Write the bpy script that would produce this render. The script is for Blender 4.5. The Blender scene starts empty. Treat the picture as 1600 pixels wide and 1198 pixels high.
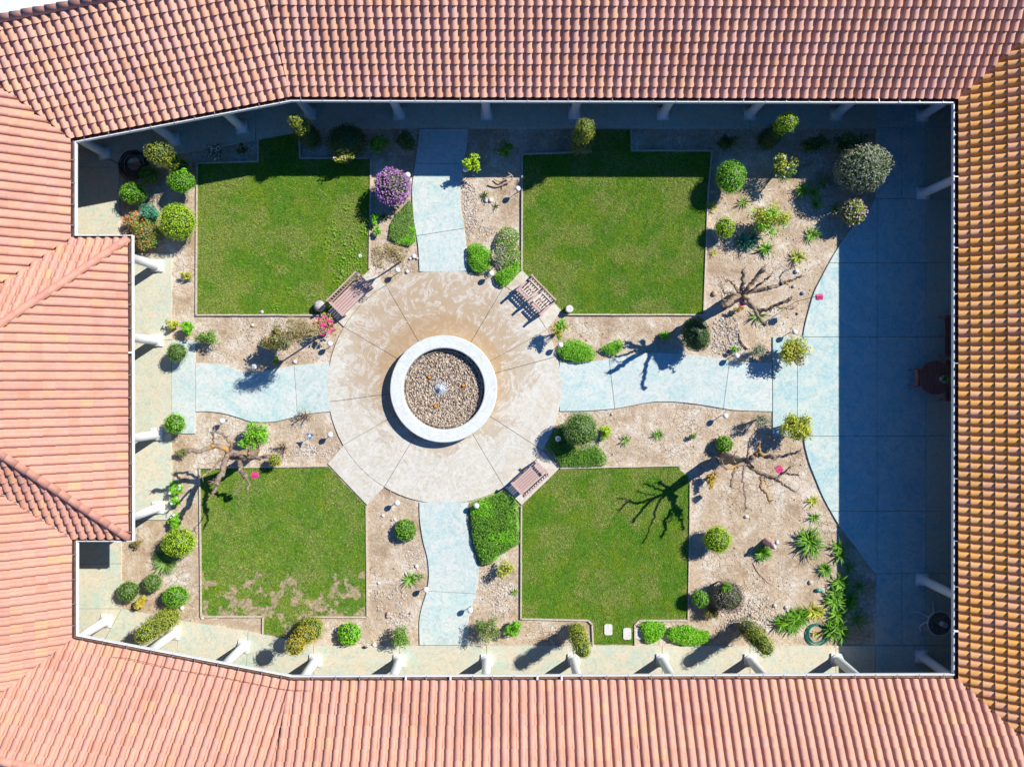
import bpy, bmesh, math, random
import numpy as np
from mathutils import Vector, Matrix
random.seed(11); rng = np.random.default_rng(11)
S = bpy.context.scene
COL = S.collection

# ------------------------------------------------------------------ camera, sky, sun, exposure
H = 24.94            # camera height above the ground (m)
F = 1110.0           # focal length in photograph pixels
CX, CY = 800.0, 590.0
cam = bpy.data.objects.new('camera', bpy.data.cameras.new('camera')); COL.objects.link(cam)
cam.location = (0, 0, H); cam.data.sensor_width = 36; cam.data.lens = F/1600*36
cam.data.shift_y = -9/1600; cam.data.clip_end = 400; cam.data.clip_start = 0.5
S.camera = cam
SUN = Vector((0.603, 0.402, 0.688)).normalized()
w = bpy.data.worlds.new('World'); S.world = w; w.use_nodes = True
nt = w.node_tree; nt.nodes.clear()
sky = nt.nodes.new('ShaderNodeTexSky'); sky.sky_type = 'NISHITA'; sky.sun_disc = False
sky.sun_elevation = math.asin(SUN.z); sky.sun_rotation = math.atan2(SUN.x, SUN.y)
sky.ozone_density = 6.0; sky.dust_density = 0.3; sky.air_density = 1.3
bg = nt.nodes.new('ShaderNodeBackground'); bg.inputs[1].default_value = 0.05
wo = nt.nodes.new('ShaderNodeOutputWorld')
tint = nt.nodes.new('ShaderNodeMix'); tint.data_type = 'RGBA'; tint.blend_type = 'MULTIPLY'; tint.inputs[0].default_value = 1
tint.inputs[7].default_value = (0.19, 0.98, 1.75, 1)
nt.links.new(sky.outputs[0], tint.inputs[6]); nt.links.new(tint.outputs[2], bg.inputs[0]); nt.links.new(bg.outputs[0], wo.inputs[0])
sl = bpy.data.lights.new('sun', 'SUN'); sl.energy = 5.0; sl.angle = math.radians(0.5); sl.color = (1, 0.955, 0.88)
so = bpy.data.objects.new('sun', sl); COL.objects.link(so)
so.rotation_euler = (-SUN).to_track_quat('-Z', 'Y').to_euler()
S.view_settings.view_transform = 'Standard'; S.view_settings.look = 'None'
S.view_settings.exposure = 0.33; S.view_settings.gamma = 1; S.view_settings.use_curve_mapping = False
S.render.engine = 'CYCLES'
S.cycles.max_bounces = 6; S.cycles.diffuse_bounces = 2; S.cycles.use_adaptive_sampling = True

# ------------------------------------------------------------------ helpers
def G(px, py, z=0.0):
    k = (H-z)/F
    return ((px-CX)*k, (CY-py)*k)
def G3(px, py, z=0.0):
    x, y = G(px, py, z); return Vector((x, y, z))
def M(px, z=0.0): return px*(H-z)/F

def nodes(name):
    m = bpy.data.materials.new(name); m.use_nodes = True
    n = m.node_tree; b = n.nodes['Principled BSDF']
    return m, n, b
def tex(n, kind, **kw):
    t = n.nodes.new('ShaderNodeTex'+kind)
    for k, v in kw.items():
        if k in t.inputs.keys(): t.inputs[k].default_value = v
        else: setattr(t, k, v)
    return t
def ramp(n, src, stops, interp='LINEAR'):
    r = n.nodes.new('ShaderNodeValToRGB'); r.color_ramp.interpolation = interp
    e = r.color_ramp.elements
    while len(e) > 1: e.remove(e[-1])
    e[0].position = stops[0][0]; c = stops[0][1]; e[0].color = (*c, 1) if hasattr(c, '__len__') else (c, c, c, 1)
    for p, c in stops[1:]:
        q = e.new(p); q.color = (*c, 1) if hasattr(c, '__len__') else (c, c, c, 1)
    n.links.new(src, r.inputs[0]); return r
def mix(n, fac, a, b, mode='MIX'):
    x = n.nodes.new('ShaderNodeMix'); x.data_type = 'RGBA'; x.blend_type = mode
    for sock, v in ((x.inputs[0], fac), (x.inputs[6], a), (x.inputs[7], b)):
        if hasattr(v, 'links'): n.links.new(v, sock)
        elif hasattr(v, '__len__'): sock.default_value = (*v, 1)
        else: sock.default_value = v
    return x.outputs[2]
def math_(n, op, a, b=0.0, clamp=False):
    x = n.nodes.new('ShaderNodeMath'); x.operation = op; x.use_clamp = clamp
    for s, v in ((x.inputs[0], a), (x.inputs[1], b)):
        if hasattr(v, 'links'): n.links.new(v, s)
        else: s.default_value = v
    return x.outputs[0]
def pos(n):
    g = n.nodes.new('ShaderNodeNewGeometry'); return g
def noise(n, vec, scale, detail=4, rough=0.6, dist=0.0):
    t = tex(n, 'Noise', Scale=scale, Detail=detail, Roughness=rough, Distortion=dist)
    if vec is not None: n.links.new(vec, t.inputs['Vector'])
    return t.outputs[0]
def bump(n, b, src, strength, dist=0.02):
    k = n.nodes.new('ShaderNodeBump'); k.inputs['Strength'].default_value = strength; k.inputs['Distance'].default_value = dist
    n.links.new(src, k.inputs['Height']); n.links.new(k.outputs[0], b.inputs['Normal'])

def simple(name, c, rough=0.6, metal=0.0, var=0.12, scale=9.0):
    m, n, b = nodes(name); g = pos(n)
    f = noise(n, g.outputs['Position'], scale, 5)
    r = ramp(n, f, [(0.25, tuple(x*(1-var*1.6) for x in c)), (0.75, tuple(min(1, x*(1+var)) for x in c))])
    n.links.new(r.outputs[0], b.inputs['Base Color']); b.inputs['Roughness'].default_value = rough; b.inputs['Metallic'].default_value = metal
    bump(n, b, f, 0.15, 0.01)
    return m
def leafmat(name, stops, transl=0.25, patch=None):
    """colour differs from leaf to leaf; some light passes through"""
    m, n, b = nodes(name); g = pos(n)
    o = n.nodes.new('ShaderNodeObjectInfo')
    f = math_(n, 'FRACT', math_(n, 'ADD', g.outputs['Random Per Island'], o.outputs['Random']))
    c = ramp(n, f, [(i/(max(1, len(stops)-1)), s) for i, s in enumerate(stops)]).outputs[0]
    if patch:
        q = ramp(n, noise(n, g.outputs['Position'], patch[0], 4), [(0.42, 0.0), (0.62, 1.0)]).outputs[0]
        c = mix(n, q, c, mix(n, 1.0, c, patch[1], 'MULTIPLY'))
    n.links.new(c, b.inputs['Base Color']); b.inputs['Roughness'].default_value = 0.5
    b.inputs['Specular IOR Level'].default_value = 0.35
    t = n.nodes.new('ShaderNodeBsdfTranslucent'); n.links.new(c, t.inputs[0])
    ms = n.nodes.new('ShaderNodeMixShader'); ms.inputs[0].default_value = transl
    n.links.new(b.outputs[0], ms.inputs[1]); n.links.new(t.outputs[0], ms.inputs[2])
    n.links.new(ms.outputs[0], n.nodes['Material Output'].inputs[0])
    return m

class Geo:
    """collects polygons, links them as one mesh object"""
    def __init__(s): s.v = []; s.f = []; s.mi = []; s.n = 0
    def add(s, V, Fc, mi=0):
        V = np.asarray(V, float).reshape(-1, 3); s.v.append(V)
        for k in (Fc if isinstance(Fc, list) else [Fc]):
            k = np.asarray(k)
            if k.ndim == 1: k = k[None]
            s.f.append(k+s.n); s.mi.append(np.full(len(k), mi))
        s.n += len(V)
    def mesh(s, name, mats, smooth=False):
        me = bpy.data.meshes.new(name)
        V = np.concatenate(s.v).astype(np.float32)
        me.vertices.add(len(V)); me.vertices.foreach_set('co', V.ravel())
        loops = np.concatenate([f.ravel() for f in s.f]).astype(np.int32)
        tot = np.concatenate([np.full(len(f), f.shape[1]) for f in s.f]).astype(np.int32)
        st = np.concatenate([[0], np.cumsum(tot)[:-1]]).astype(np.int32)
        me.loops.add(len(loops)); me.loops.foreach_set('vertex_index', loops)
        me.polygons.add(len(tot)); me.polygons.foreach_set('loop_start', st); me.polygons.foreach_set('loop_total', tot)
        me.polygons.foreach_set('material_index', np.concatenate(s.mi).astype(np.int32))
        me.polygons.foreach_set('use_smooth', np.full(len(tot), bool(smooth)))
        me.update(calc_edges=True); me.validate()
        for m in (mats if isinstance(mats, (list, tuple)) else [mats]): me.materials.append(m)
        return me
    def build(s, name, mats, parent=None, smooth=False, loc=None):
        o = bpy.data.objects.new(name, s.mesh(name, mats, smooth)); COL.objects.link(o)
        if parent: o.parent = parent
        if loc is not None: o.location = loc
        return o
def tag(o, label=None, cat=None, group=None, kind=None):
    for k, v in (('label', label), ('category', cat), ('group', group), ('kind', kind)):
        if v: o[k] = v
    return o
def thing(name, label, cat, loc=(0, 0, 0), rz=0, group=None):
    o = bpy.data.objects.new(name, None); COL.objects.link(o); o.location = loc; o.rotation_euler = (0, 0, rz)
    o.empty_display_size = 0.2
    return tag(o, label, cat, group)
def struct(name):
    o = bpy.data.objects.new(name, None); COL.objects.link(o); o['kind'] = 'structure'; return o

def box(g, x0, x1, y0, y1, z0, z1, mi=0, T=None):
    V = np.array([(x, y, z) for z in (z0, z1) for y in (y0, y1) for x in (x0, x1)], float)
    if T is not None: V = np.array([tuple(T @ Vector(p)) for p in V])
    g.add(V, np.array([(0, 2, 3, 1), (4, 5, 7, 6), (0, 1, 5, 4), (2, 6, 7, 3), (0, 4, 6, 2), (1, 3, 7, 5)]), mi)
def beam(g, a, b, wd, ht, mi=0):
    a, b = Vector(a), Vector(b); d = (b-a).normalized(); up = Vector((0, 0, 1))
    if abs(d.z) > 0.95: up = Vector((0, 1, 0))
    sx = d.cross(up).normalized(); uz = sx.cross(d)
    V = [p+sx*i*wd/2+uz*j*ht/2 for p in (a, b) for j in (-1, 1) for i in (-1, 1)]
    g.add([tuple(v) for v in V], np.array([(0, 1, 3, 2), (4, 6, 7, 5), (0, 4, 5, 1), (2, 3, 7, 6), (0, 2, 6, 4), (1, 5, 7, 3)]), mi)
def tube(g, pts, rad, seg=8, mi=0, wob=0.0, cap=True):
    P = [Vector(p) for p in pts]; n = len(P)
    if not hasattr(rad, '__len__'): rad = [rad]*n
    V = []; ref = None
    for i, p in enumerate(P):
        d = (P[min(i+1, n-1)]-P[max(i-1, 0)]).normalized()
        if ref is None: ref = d.orthogonal().normalized()
        ref = (ref-d*ref.dot(d)).normalized(); s2 = d.cross(ref)
        for k in range(seg):
            a = 2*math.pi*k/seg; r = rad[i]*(1+(random.uniform(-wob, wob) if wob else 0))
            V.append(tuple(p+ref*math.cos(a)*r+s2*math.sin(a)*r))
    Fq = [(i*seg+k, i*seg+(k+1) % seg, (i+1)*seg+(k+1) % seg, (i+1)*seg+k) for i in range(n-1) for k in range(seg)]
    fs = [np.array(Fq)]
    if cap: fs += [np.array([list(range(seg))[::-1]]), np.array([[(n-1)*seg+k for k in range(seg)]])]
    g.add(V, fs, mi)
def lathe(g, prof, c=(0, 0, 0), seg=24, mi=0, sq=None):
    V = []
    for r, z in prof:
        for k in range(seg):
            a = 2*math.pi*k/seg; V.append((c[0]+r*math.cos(a), c[1]+r*math.sin(a), c[2]+z))
    n = len(prof)
    Fq = [(i*seg+k, i*seg+(k+1) % seg, (i+1)*seg+(k+1) % seg, (i+1)*seg+k) for i in range(n-1) for k in range(seg)]
    fs = [np.array(Fq)]
    if prof[0][0] > 1e-4: fs.append(np.array([list(range(seg))[::-1]]))
    fs.append(np.array([[(n-1)*seg+k for k in range(seg)]]))
    g.add(V, fs, mi)
def catmull(P, n=6):
    P = [np.array(p, float) for p in P]; out = []
    Q = [2*P[0]-P[1]]+P+[2*P[-1]-P[-2]]
    for i in range(1, len(Q)-2):
        for k in range(n):
            t = k/n; a, b, c, d = Q[i-1:i+3]
            out.append(0.5*((2*b)+(-a+c)*t+(2*a-5*b+4*c-d)*t*t+(-a+3*b-3*c+d)*t**3))
    out.append(P[-1]); return out
def inset(poly, d):
    P = [np.array(p, float) for p in poly]
    Q = []
    for p in P:
        if not Q or np.linalg.norm(p-Q[-1]) > 1e-4: Q.append(p)
    if np.linalg.norm(Q[0]-Q[-1]) < 1e-4: Q.pop()
    P = Q; n = len(P)
    A = sum(P[i][0]*P[(i+1) % n][1]-P[(i+1) % n][0]*P[i][1] for i in range(n))
    if A < 0: P = P[::-1]
    out = []
    for i in range(n):
        e1 = P[i]-P[i-1]; e2 = P[(i+1) % n]-P[i]; e1 /= np.linalg.norm(e1); e2 /= np.linalg.norm(e2)
        n1 = np.array((-e1[1], e1[0])); n2 = np.array((-e2[1], e2[0])); m = n1+n2; q = m.dot(m)
        m = m/q*2 if q > 0.3 else n1
        out.append(P[i]+m*d)
    return out
def prism(g, poly, z0, z1, mi=0):
    n = len(poly); V = [(p[0], p[1], z0) for p in poly]+[(p[0], p[1], z1) for p in poly]
    g.add(V, [n+tess(poly), np.array([(i, (i+1) % n, n+(i+1) % n, n+i) for i in range(n)])], mi)
def tess(poly):
    from mathutils.geometry import tessellate_polygon
    T_ = tessellate_polygon([[Vector((p[0], p[1], 0)) for p in poly]]); out = []
    for a, b, c in T_:
        A, B_, C_ = poly[a], poly[b], poly[c]
        if (B_[0]-A[0])*(C_[1]-A[1])-(B_[1]-A[1])*(C_[0]-A[0]) < 0: b, c = c, b
        out.append((a, b, c))
    return np.array(out)
def in_poly(X, Y, poly):
    r = np.zeros(X.shape, bool); n = len(poly); j = n-1
    for i in range(n):
        xi, yi = poly[i][0], poly[i][1]; xj, yj = poly[j][0], poly[j][1]
        if yi != yj: r ^= ((yi > Y) != (yj > Y)) & (X < (xj-xi)*(Y-yi)/(yj-yi)+xi)
        j = i
    return r
_tab = rng.random((256, 256))
def vnoise(x, y):
    xi = np.floor(x).astype(int); yi = np.floor(y).astype(int); fx = x-xi; fy = y-yi
    fx = fx*fx*(3-2*fx); fy = fy*fy*(3-2*fy)
    g = lambda a, b: _tab[a % 256, b % 256]
    return (g(xi, yi)*(1-fx)+g(xi+1, yi)*fx)*(1-fy)+(g(xi, yi+1)*(1-fx)+g(xi+1, yi+1)*fx)*fy
def fbm(x, y, o=4):
    s = 0; a = 0.5
    for i in range(o): s = s+a*vnoise(x*2**i+17*i, y*2**i+31*i); a /= 2
    return s/(1-0.5**o)
def ico(sub=2):
    bm = bmesh.new(); bmesh.ops.create_icosphere(bm, subdivisions=sub, radius=1)
    V = np.array([v.co[:] for v in bm.verts]); Fc = np.array([[v.index for v in f.verts] for f in bm.faces]); bm.free()
    return V, Fc
ICO1, ICO2, ICO3 = ico(1), ico(2), ico(3)
def lump(g, c, r, mi=0, sub=2, rough=0.12, seed=None):
    V, Fc = {1: ICO1, 2: ICO2, 3: ICO3}[sub]
    if not hasattr(r, '__len__'): r = (r, r, r)
    o = rng.random(3)*50
    k = 1+rough*2*(fbm(V[:, 0]*2.2+o[0]+V[:, 2], V[:, 1]*2.2+o[1]+V[:, 2]*1.3, 3)-0.5)
    g.add(V*k[:, None]*np.array(r)+np.array(c), Fc, mi)

# ------------------------------------------------------------------ materials
def concrete(name, base, teal, tan, stain=None, tealamt=0.5):
    m, n, b = nodes(name); g = pos(n); P = g.outputs['Position']
    c = mix(n, ramp(n, noise(n, P, 1.1, 7, 0.66, 1.6), [(0.42, 0.0), (0.64, tealamt)]).outputs[0], base, teal)
    c = mix(n, ramp(n, noise(n, P, 1.7, 8, 0.7, 2.0), [(0.48, 0.0), (0.68, 0.65)]).outputs[0], c, tan)
    # trowel marks and blotches
    c = mix(n, ramp(n, noise(n, P, 3.0, 8, 0.68, 3.0), [(0.36, 0.55), (0.52, 0.0)]).outputs[0], c, tuple(x*0.70 for x in (teal if tealamt > .5 else base)))
    c = mix(n, ramp(n, noise(n, P, 3.2, 8, 0.7, 4.0), [(0.50, 0.0), (0.58, 0.35), (0.64, 0.0)]).outputs[0], c, tuple(min(1, x*1.25) for x in base))
    o = n.nodes.new('ShaderNodeObjectInfo')
    c = mix(n, math_(n, 'MULTIPLY', o.outputs['Random'], 0.10), c, tuple(x*0.6 for x in tan))
    if stain:
        (sx, sy), ring = stain
        sub = n.nodes.new('ShaderNodeVectorMath'); sub.operation = 'SUBTRACT'; n.links.new(P, sub.inputs[0]); sub.inputs[1].default_value = (sx-0.12, sy+0.42, 0.05)
        ln = n.nodes.new('ShaderNodeVectorMath'); ln.operation = 'LENGTH'; n.links.new(sub.outputs[0], ln.inputs[0])
        d = ln.outputs['Value']
        nz = noise(n, P, 0.62, 9, 0.62, 1.6); nz2 = noise(n, P, 0.9, 9, 0.66, 2.4)
        sx_ = n.nodes.new('ShaderNodeSeparateXYZ'); n.links.new(sub.outputs[0], sx_.inputs[0])
        up = math_(n, 'MULTIPLY', math_(n, 'ADD', sx_.outputs['Y'], math_(n, 'MULTIPLY', sx_.outputs['X'], -0.15)), 0.26)
        s1 = math_(n, 'SUBTRACT', math_(n, 'ADD', math_(n, 'ADD', 1.15, up), math_(n, 'MULTIPLY', nz, 4.2)), d)
        f1 = ramp(n, s1, [(0.0, 0.0), (0.05, 0.55), (0.3, 0.42), (1.0, 0.75)]).outputs[0]
        brown = mix(n, noise(n, P, 5, 9, 0.8, 1.0), (0.28, 0.18, 0.09), (0.56, 0.41, 0.25))
        c = mix(n, f1, c, brown)
        s2 = math_(n, 'SUBTRACT', math_(n, 'ADD', math_(n, 'ADD', 0.55, up), math_(n, 'MULTIPLY', nz2, 4.4)), d)
        c = mix(n, ramp(n, s2, [(0.0, 0.0), (0.04, 0.5), (0.25, 0.35), (1.0, 0.6)]).outputs[0], c, (0.46, 0.33, 0.20))
        c = mix(n, ramp(n, noise(n, P, 1.4, 9, 0.7, 2.5), [(0.53, 0.0), (0.58, 0.4), (0.66, 0.1)]).outputs[0], c, (0.52, 0.42, 0.31))
        c = mix(n, ramp(n, noise(n, P, 1.1, 9, 0.7, 3.5), [(0.52, 0.0), (0.56, 0.6), (0.62, 0.0)]).outputs[0], c, (0.74, 0.73, 0.70))
        wet = ramp(n, math_(n, 'SUBTRACT', math_(n, 'ADD', 1.8, math_(n, 'MULTIPLY', nz, 0.9)), d), [(0.0, 0.0), (0.12, 0.6)]).outputs[0]
        c = mix(n, wet, c, (0.42, 0.27, 0.13))
    sp = ramp(n, noise(n, P, 60, 3, 0.6), [(0.3, 0.86), (0.6, 1.0)]).outputs[0]
    c = mix(n, 1.0, c, sp, 'MULTIPLY')
    n.links.new(c, b.inputs['Base Color']); b.inputs['Roughness'].default_value = 0.75
    bump(n, b, noise(n, P, 25, 6, 0.7), 0.12, 0.01)
    return m
FOUNT = G(693, 607.5, 0.5)
m_plaza = concrete('plaza_concrete', (0.64, 0.60, 0.50), (0.60, 0.62, 0.55), (0.55, 0.46, 0.33), (FOUNT, 1), 0.3)
m_path = concrete('stained_path_concrete', (0.62, 0.66, 0.61), (0.36, 0.58, 0.56), (0.68, 0.63, 0.57), None, 0.8)
m_patio = concrete('stained_patio_concrete', (0.58, 0.65, 0.59), (0.24, 0.52, 0.57), (0.64, 0.64, 0.53), None, 0.8)
m_arcade = concrete('arcade_concrete', (0.66, 0.60, 0.45), (0.42, 0.60, 0.52), (0.68, 0.52, 0.34), None, 0.75)

def soil_mat():
    m, n, b = nodes('dry_soil'); g = pos(n); P = g.outputs['Position']
    c = ramp(n, noise(n, P, 0.9, 9, 0.7, 0.6), [(0.32, (0.36, 0.25, 0.155)), (0.42, (0.55, 0.415, 0.275)), (0.52, (0.66, 0.53, 0.38)), (0.62, (0.78, 0.70, 0.58))]).outputs[0]
    c = mix(n, ramp(n, noise(n, P, 9, 8, 0.78), [(0.36, 0.6), (0.52, 0.0)]).outputs[0], c, (0.34, 0.215, 0.125))
    wv = n.nodes.new('ShaderNodeVectorMath'); wv.operation = 'ADD'
    nn = tex(n, 'Noise', Scale=3.0, Detail=3.0); n.links.new(P, nn.inputs['Vector'])
    sc = n.nodes.new('ShaderNodeVectorMath'); sc.operation = 'SCALE'; sc.inputs['Scale'].default_value = 0.25
    n.links.new(nn.outputs[1], sc.inputs[0]); n.links.new(P, wv.inputs[0]); n.links.new(sc.outputs[0], wv.inputs[1])
    v = tex(n, 'Voronoi', feature='DISTANCE_TO_EDGE', Scale=4.2); n.links.new(wv.outputs[0], v.inputs['Vector'])
    cr = ramp(n, v.outputs['Distance'], [(0.0, 1.0), (0.05, 0.0)]).outputs[0]
    cm = ramp(n, noise(n, P, 0.45, 3, 0.5), [(0.50, 0.0), (0.60, 0.6)]).outputs[0]
    cf = math_(n, 'MULTIPLY', cr, cm)
    c = mix(n, cf, c, (0.30, 0.20, 0.12))
    sp = ramp(n, noise(n, P, 55, 4, 0.7), [(0.34, 0.62), (0.5, 1.0), (0.7, 1.12)]).outputs[0]
    c = mix(n, 1.0, c, sp, 'MULTIPLY')
    c = mix(n, ramp(n, noise(n, P, 0.42, 6, 0.6, 0.5), [(0.35, 0.5), (0.5, 0.0)]).outputs[0], c, (0.40, 0.28, 0.175))
    c = mix(n, ramp(n, noise(n, P, 2.4, 9, 0.75, 1.5), [(0.54, 0.0), (0.64, 0.6)]).outputs[0], c, (0.80, 0.75, 0.66))
    n.links.new(c, b.inputs['Base Color']); b.inputs['Roughness'].default_value = 0.95
    h = math_(n, 'SUBTRACT', math_(n, 'ADD', noise(n, P, 14, 9, 0.8), math_(n, 'MULTIPLY', noise(n, P, 2, 5), 1.5)), math_(n, 'MULTIPLY', cf, 0.6))
    bump(n, b, h, 0.8, 0.06)
    return m
m_soil = soil_mat()
m_turfsoil = simple('turf_thatch', (0.11, 0.18, 0.02), 0.95, 0, 0.4, 5)
m_baresoil = simple('bare_lawn_soil', (0.40, 0.30, 0.19), 0.95, 0, 0.45, 9)
m_curb = simple('concrete_edging', (0.58, 0.49, 0.39), 0.8, 0, 0.25, 12)
m_white = simple('white_paint', (0.80, 0.80, 0.79), 0.45, 0, 0.04, 4)
m_wall = simple('cream_stucco', (0.62, 0.55, 0.45), 0.85, 0, 0.1, 6)
m_soffit = simple('soffit_boards', (0.40, 0.30, 0.22), 0.8, 0, 0.15, 6)
m_gut = simple('gutter_rust_brown', (0.30, 0.155, 0.095), 0.7, 0, 0.45, 7)
m_guts = simple('gutter_strap_metal', (0.42, 0.40, 0.40), 0.4, 0.4, 0.1, 20)
m_flatroof = simple('white_roof_membrane', (0.70, 0.71, 0.70), 0.8, 0, 0.08, 2)
m_deck = simple('roof_underlay', (0.05, 0.03, 0.03), 0.95, 0, 0.2, 5)
m_flash = simple('valley_flashing', (0.55, 0.56, 0.58), 0.4, 0.6, 0.1, 5)
m_black = simple('black_rubber', (0.02, 0.022, 0.028), 0.5, 0, 0.2, 20)
m_greenhose = simple('green_hose', (0.01, 0.16, 0.12), 0.4, 0, 0.2, 20)
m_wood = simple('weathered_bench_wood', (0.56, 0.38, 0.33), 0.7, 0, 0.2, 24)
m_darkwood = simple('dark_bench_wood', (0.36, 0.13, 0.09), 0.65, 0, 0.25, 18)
m_globe = simple('white_globe_glass', (0.82, 0.82, 0.82), 0.25, 0, 0.02, 5)
m_post = simple('dark_lamp_metal', (0.03, 0.03, 0.035), 0.45, 0.5, 0.1, 10)
m_pink = simple('magenta_paint', (0.68, 0.06, 0.20), 0.45, 0, 0.12, 10)
m_stone = simple('pale_stone', (0.60, 0.56, 0.50), 0.85, 0, 0.25, 16)
m_drift = simple('driftwood', (0.55, 0.42, 0.28), 0.85, 0, 0.3, 18)
m_twig = simple('bare_twigs', (0.20, 0.14, 0.11), 0.9, 0, 0.3, 18)
m_plastic = simple('white_stepping_stone', (0.66, 0.64, 0.60), 0.7, 0, 0.12, 12)
def bark():
    m, n, b = nodes('pruned_bark'); P = pos(n).outputs['Position']
    c = ramp(n, noise(n, P, 12, 8, 0.7), [(0.3, (0.11, 0.07, 0.05)), (0.5, (0.29, 0.21, 0.15)), (0.75, (0.46, 0.37, 0.28))]).outputs[0]
    c = mix(n, ramp(n, noise(n, P, 1.6, 4), [(0.56, 0.0), (0.64, 0.8)]).outputs[0], c, (0.60, 0.33, 0.07))
    n.links.new(c, b.inputs['Base Color']); b.inputs['Roughness'].default_value = 0.9
    bump(n, b, noise(n, P, 30, 6, 0.8), 0.7, 0.03); return m
m_bark = bark()
def tile_mat(name, ramp_, patch_col, lam):  # noise patch tint; on the east slope it carries the gold of grazing sunlight
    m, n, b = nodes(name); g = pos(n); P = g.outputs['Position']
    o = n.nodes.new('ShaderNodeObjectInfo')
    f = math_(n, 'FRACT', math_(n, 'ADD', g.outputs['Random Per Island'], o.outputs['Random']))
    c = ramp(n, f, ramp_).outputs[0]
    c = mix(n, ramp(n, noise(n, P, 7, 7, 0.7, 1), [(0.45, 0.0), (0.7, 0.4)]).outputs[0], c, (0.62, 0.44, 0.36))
    c = mix(n, ramp(n, noise(n, P, 3.0, 6, 0.7), [(0.62-0.2*lam, 0.0), (0.75-0.15*lam, min(0.9, 0.5+lam*0.5))]).outputs[0], c, patch_col)
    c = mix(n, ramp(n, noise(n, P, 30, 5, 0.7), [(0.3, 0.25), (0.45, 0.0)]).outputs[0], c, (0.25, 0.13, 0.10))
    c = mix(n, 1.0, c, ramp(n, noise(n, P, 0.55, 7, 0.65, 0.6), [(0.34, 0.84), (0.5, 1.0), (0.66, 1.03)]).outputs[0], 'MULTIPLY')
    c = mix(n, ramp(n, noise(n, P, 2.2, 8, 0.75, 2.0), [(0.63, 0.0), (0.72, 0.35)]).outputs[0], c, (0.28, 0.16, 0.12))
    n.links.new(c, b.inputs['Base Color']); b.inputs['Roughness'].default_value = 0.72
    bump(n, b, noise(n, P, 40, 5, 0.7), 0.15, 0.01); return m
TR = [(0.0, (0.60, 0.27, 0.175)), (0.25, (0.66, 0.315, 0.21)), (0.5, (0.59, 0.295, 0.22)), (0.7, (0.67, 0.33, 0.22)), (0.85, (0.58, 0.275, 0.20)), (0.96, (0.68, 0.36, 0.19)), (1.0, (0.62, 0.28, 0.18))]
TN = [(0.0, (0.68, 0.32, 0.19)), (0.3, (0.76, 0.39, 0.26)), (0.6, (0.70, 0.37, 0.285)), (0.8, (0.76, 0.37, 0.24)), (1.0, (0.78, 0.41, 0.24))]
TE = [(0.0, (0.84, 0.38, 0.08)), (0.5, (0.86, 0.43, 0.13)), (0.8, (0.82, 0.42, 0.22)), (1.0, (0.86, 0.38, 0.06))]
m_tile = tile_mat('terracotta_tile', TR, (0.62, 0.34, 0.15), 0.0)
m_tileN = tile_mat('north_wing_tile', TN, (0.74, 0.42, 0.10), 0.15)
m_tileE = tile_mat('sun_tinted_east_tile', TE, (0.86, 0.42, 0.05), 0.6)  # warm gold of the grazing sun put into the east slope's tile colours
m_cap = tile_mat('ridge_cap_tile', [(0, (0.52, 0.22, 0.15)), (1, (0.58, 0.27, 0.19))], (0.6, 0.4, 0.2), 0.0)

# ------------------------------------------------------------------ ground
o = Geo(); o.add([(-150, -150, -.08), (150, -150, -.08), (150, 150, -.08), (-150, 150, -.08)], np.array([[0, 1, 2, 3]]))
gr = o.build('ground', simple('outer_paving', (0.62, 0.62, 0.60), 0.9, 0, 0.1, 1)); gr['kind'] = 'structure'
o = Geo(); nx, ny = 170, 125
gx, gy = np.meshgrid(np.linspace(-17.2, 17.2, nx), np.linspace(-13, 13, ny))
gz = 0.035*(fbm(gx*1.3+5, gy*1.3+9, 4)-0.5)-0.004
idx = np.arange(nx*ny).reshape(ny, nx)
o.add(np.stack([gx.ravel(), gy.ravel(), gz.ravel()], 1), np.stack([idx[:-1, :-1].ravel(), idx[:-1, 1:].ravel(), idx[1:, 1:].ravel(), idx[1:, :-1].ravel()], 1))
sg = o.build('garden_soil', m_soil, smooth=True); sg['kind'] = 'structure'

# ------------------------------------------------------------------ paving: every slab between joints is a piece
PAVED = []
def slab(root, pxpoly, mat, gap=0.0065, top=0.05):
    poly = [G(*p) for p in pxpoly]; PAVED.append(poly)
    g = Geo(); q = inset(poly, gap)
    zt = top+random.uniform(-0.0025, 0.0025)
    n_ = len(q); q2 = inset(q, 0.006)
    if len(q2) != n_: prism(g, q, -0.05, zt); return g.build('slab', mat, root)
    V = [(p[0], p[1], z) for z, Q in ((-0.05, q), (zt-0.006, q), (zt, q2)) for p in Q]
    g.add(V, [np.array([(k*n_+i, k*n_+(i+1) % n_, (k+1)*n_+(i+1) % n_, (k+1)*n_+i) for k in (0, 1) for i in range(n_)]), 2*n_+tess(q2)])
    return g.build('slab', mat, root)
def band(root, mat, A, B, joints):
    """slabs between two edge curves A and B (photo pixels); joints = (parameter on A, parameter on B)"""
    A = np.array(catmull(A, 8)); B = np.array(catmull(B, 8))
    def cut(C, t0, t1):
        L = np.concatenate([[0], np.cumsum(np.linalg.norm(np.diff(C, axis=0), axis=1))]); L /= L[-1]
        ts = [t0]+[t for t in L if t0+1e-3 < t < t1-1e-3]+[t1]
        return [(np.interp(t, L, C[:, 0]), np.interp(t, L, C[:, 1])) for t in ts]
    js = [(0, 0)]+joints+[(1, 1)]
    for (a0, b0), (a1, b1) in zip(js[:-1], js[1:]):
        slab(root, cut(A, a0, a1)+cut(B, b0, b1)[::-1], mat)
plaza = struct('plaza')
PC = (694.5, 604.0); PR = 182.5
def pa(ang, r): return (PC[0]+r*math.cos(math.radians(ang)), PC[1]-r*math.sin(math.radians(ang)))
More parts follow.
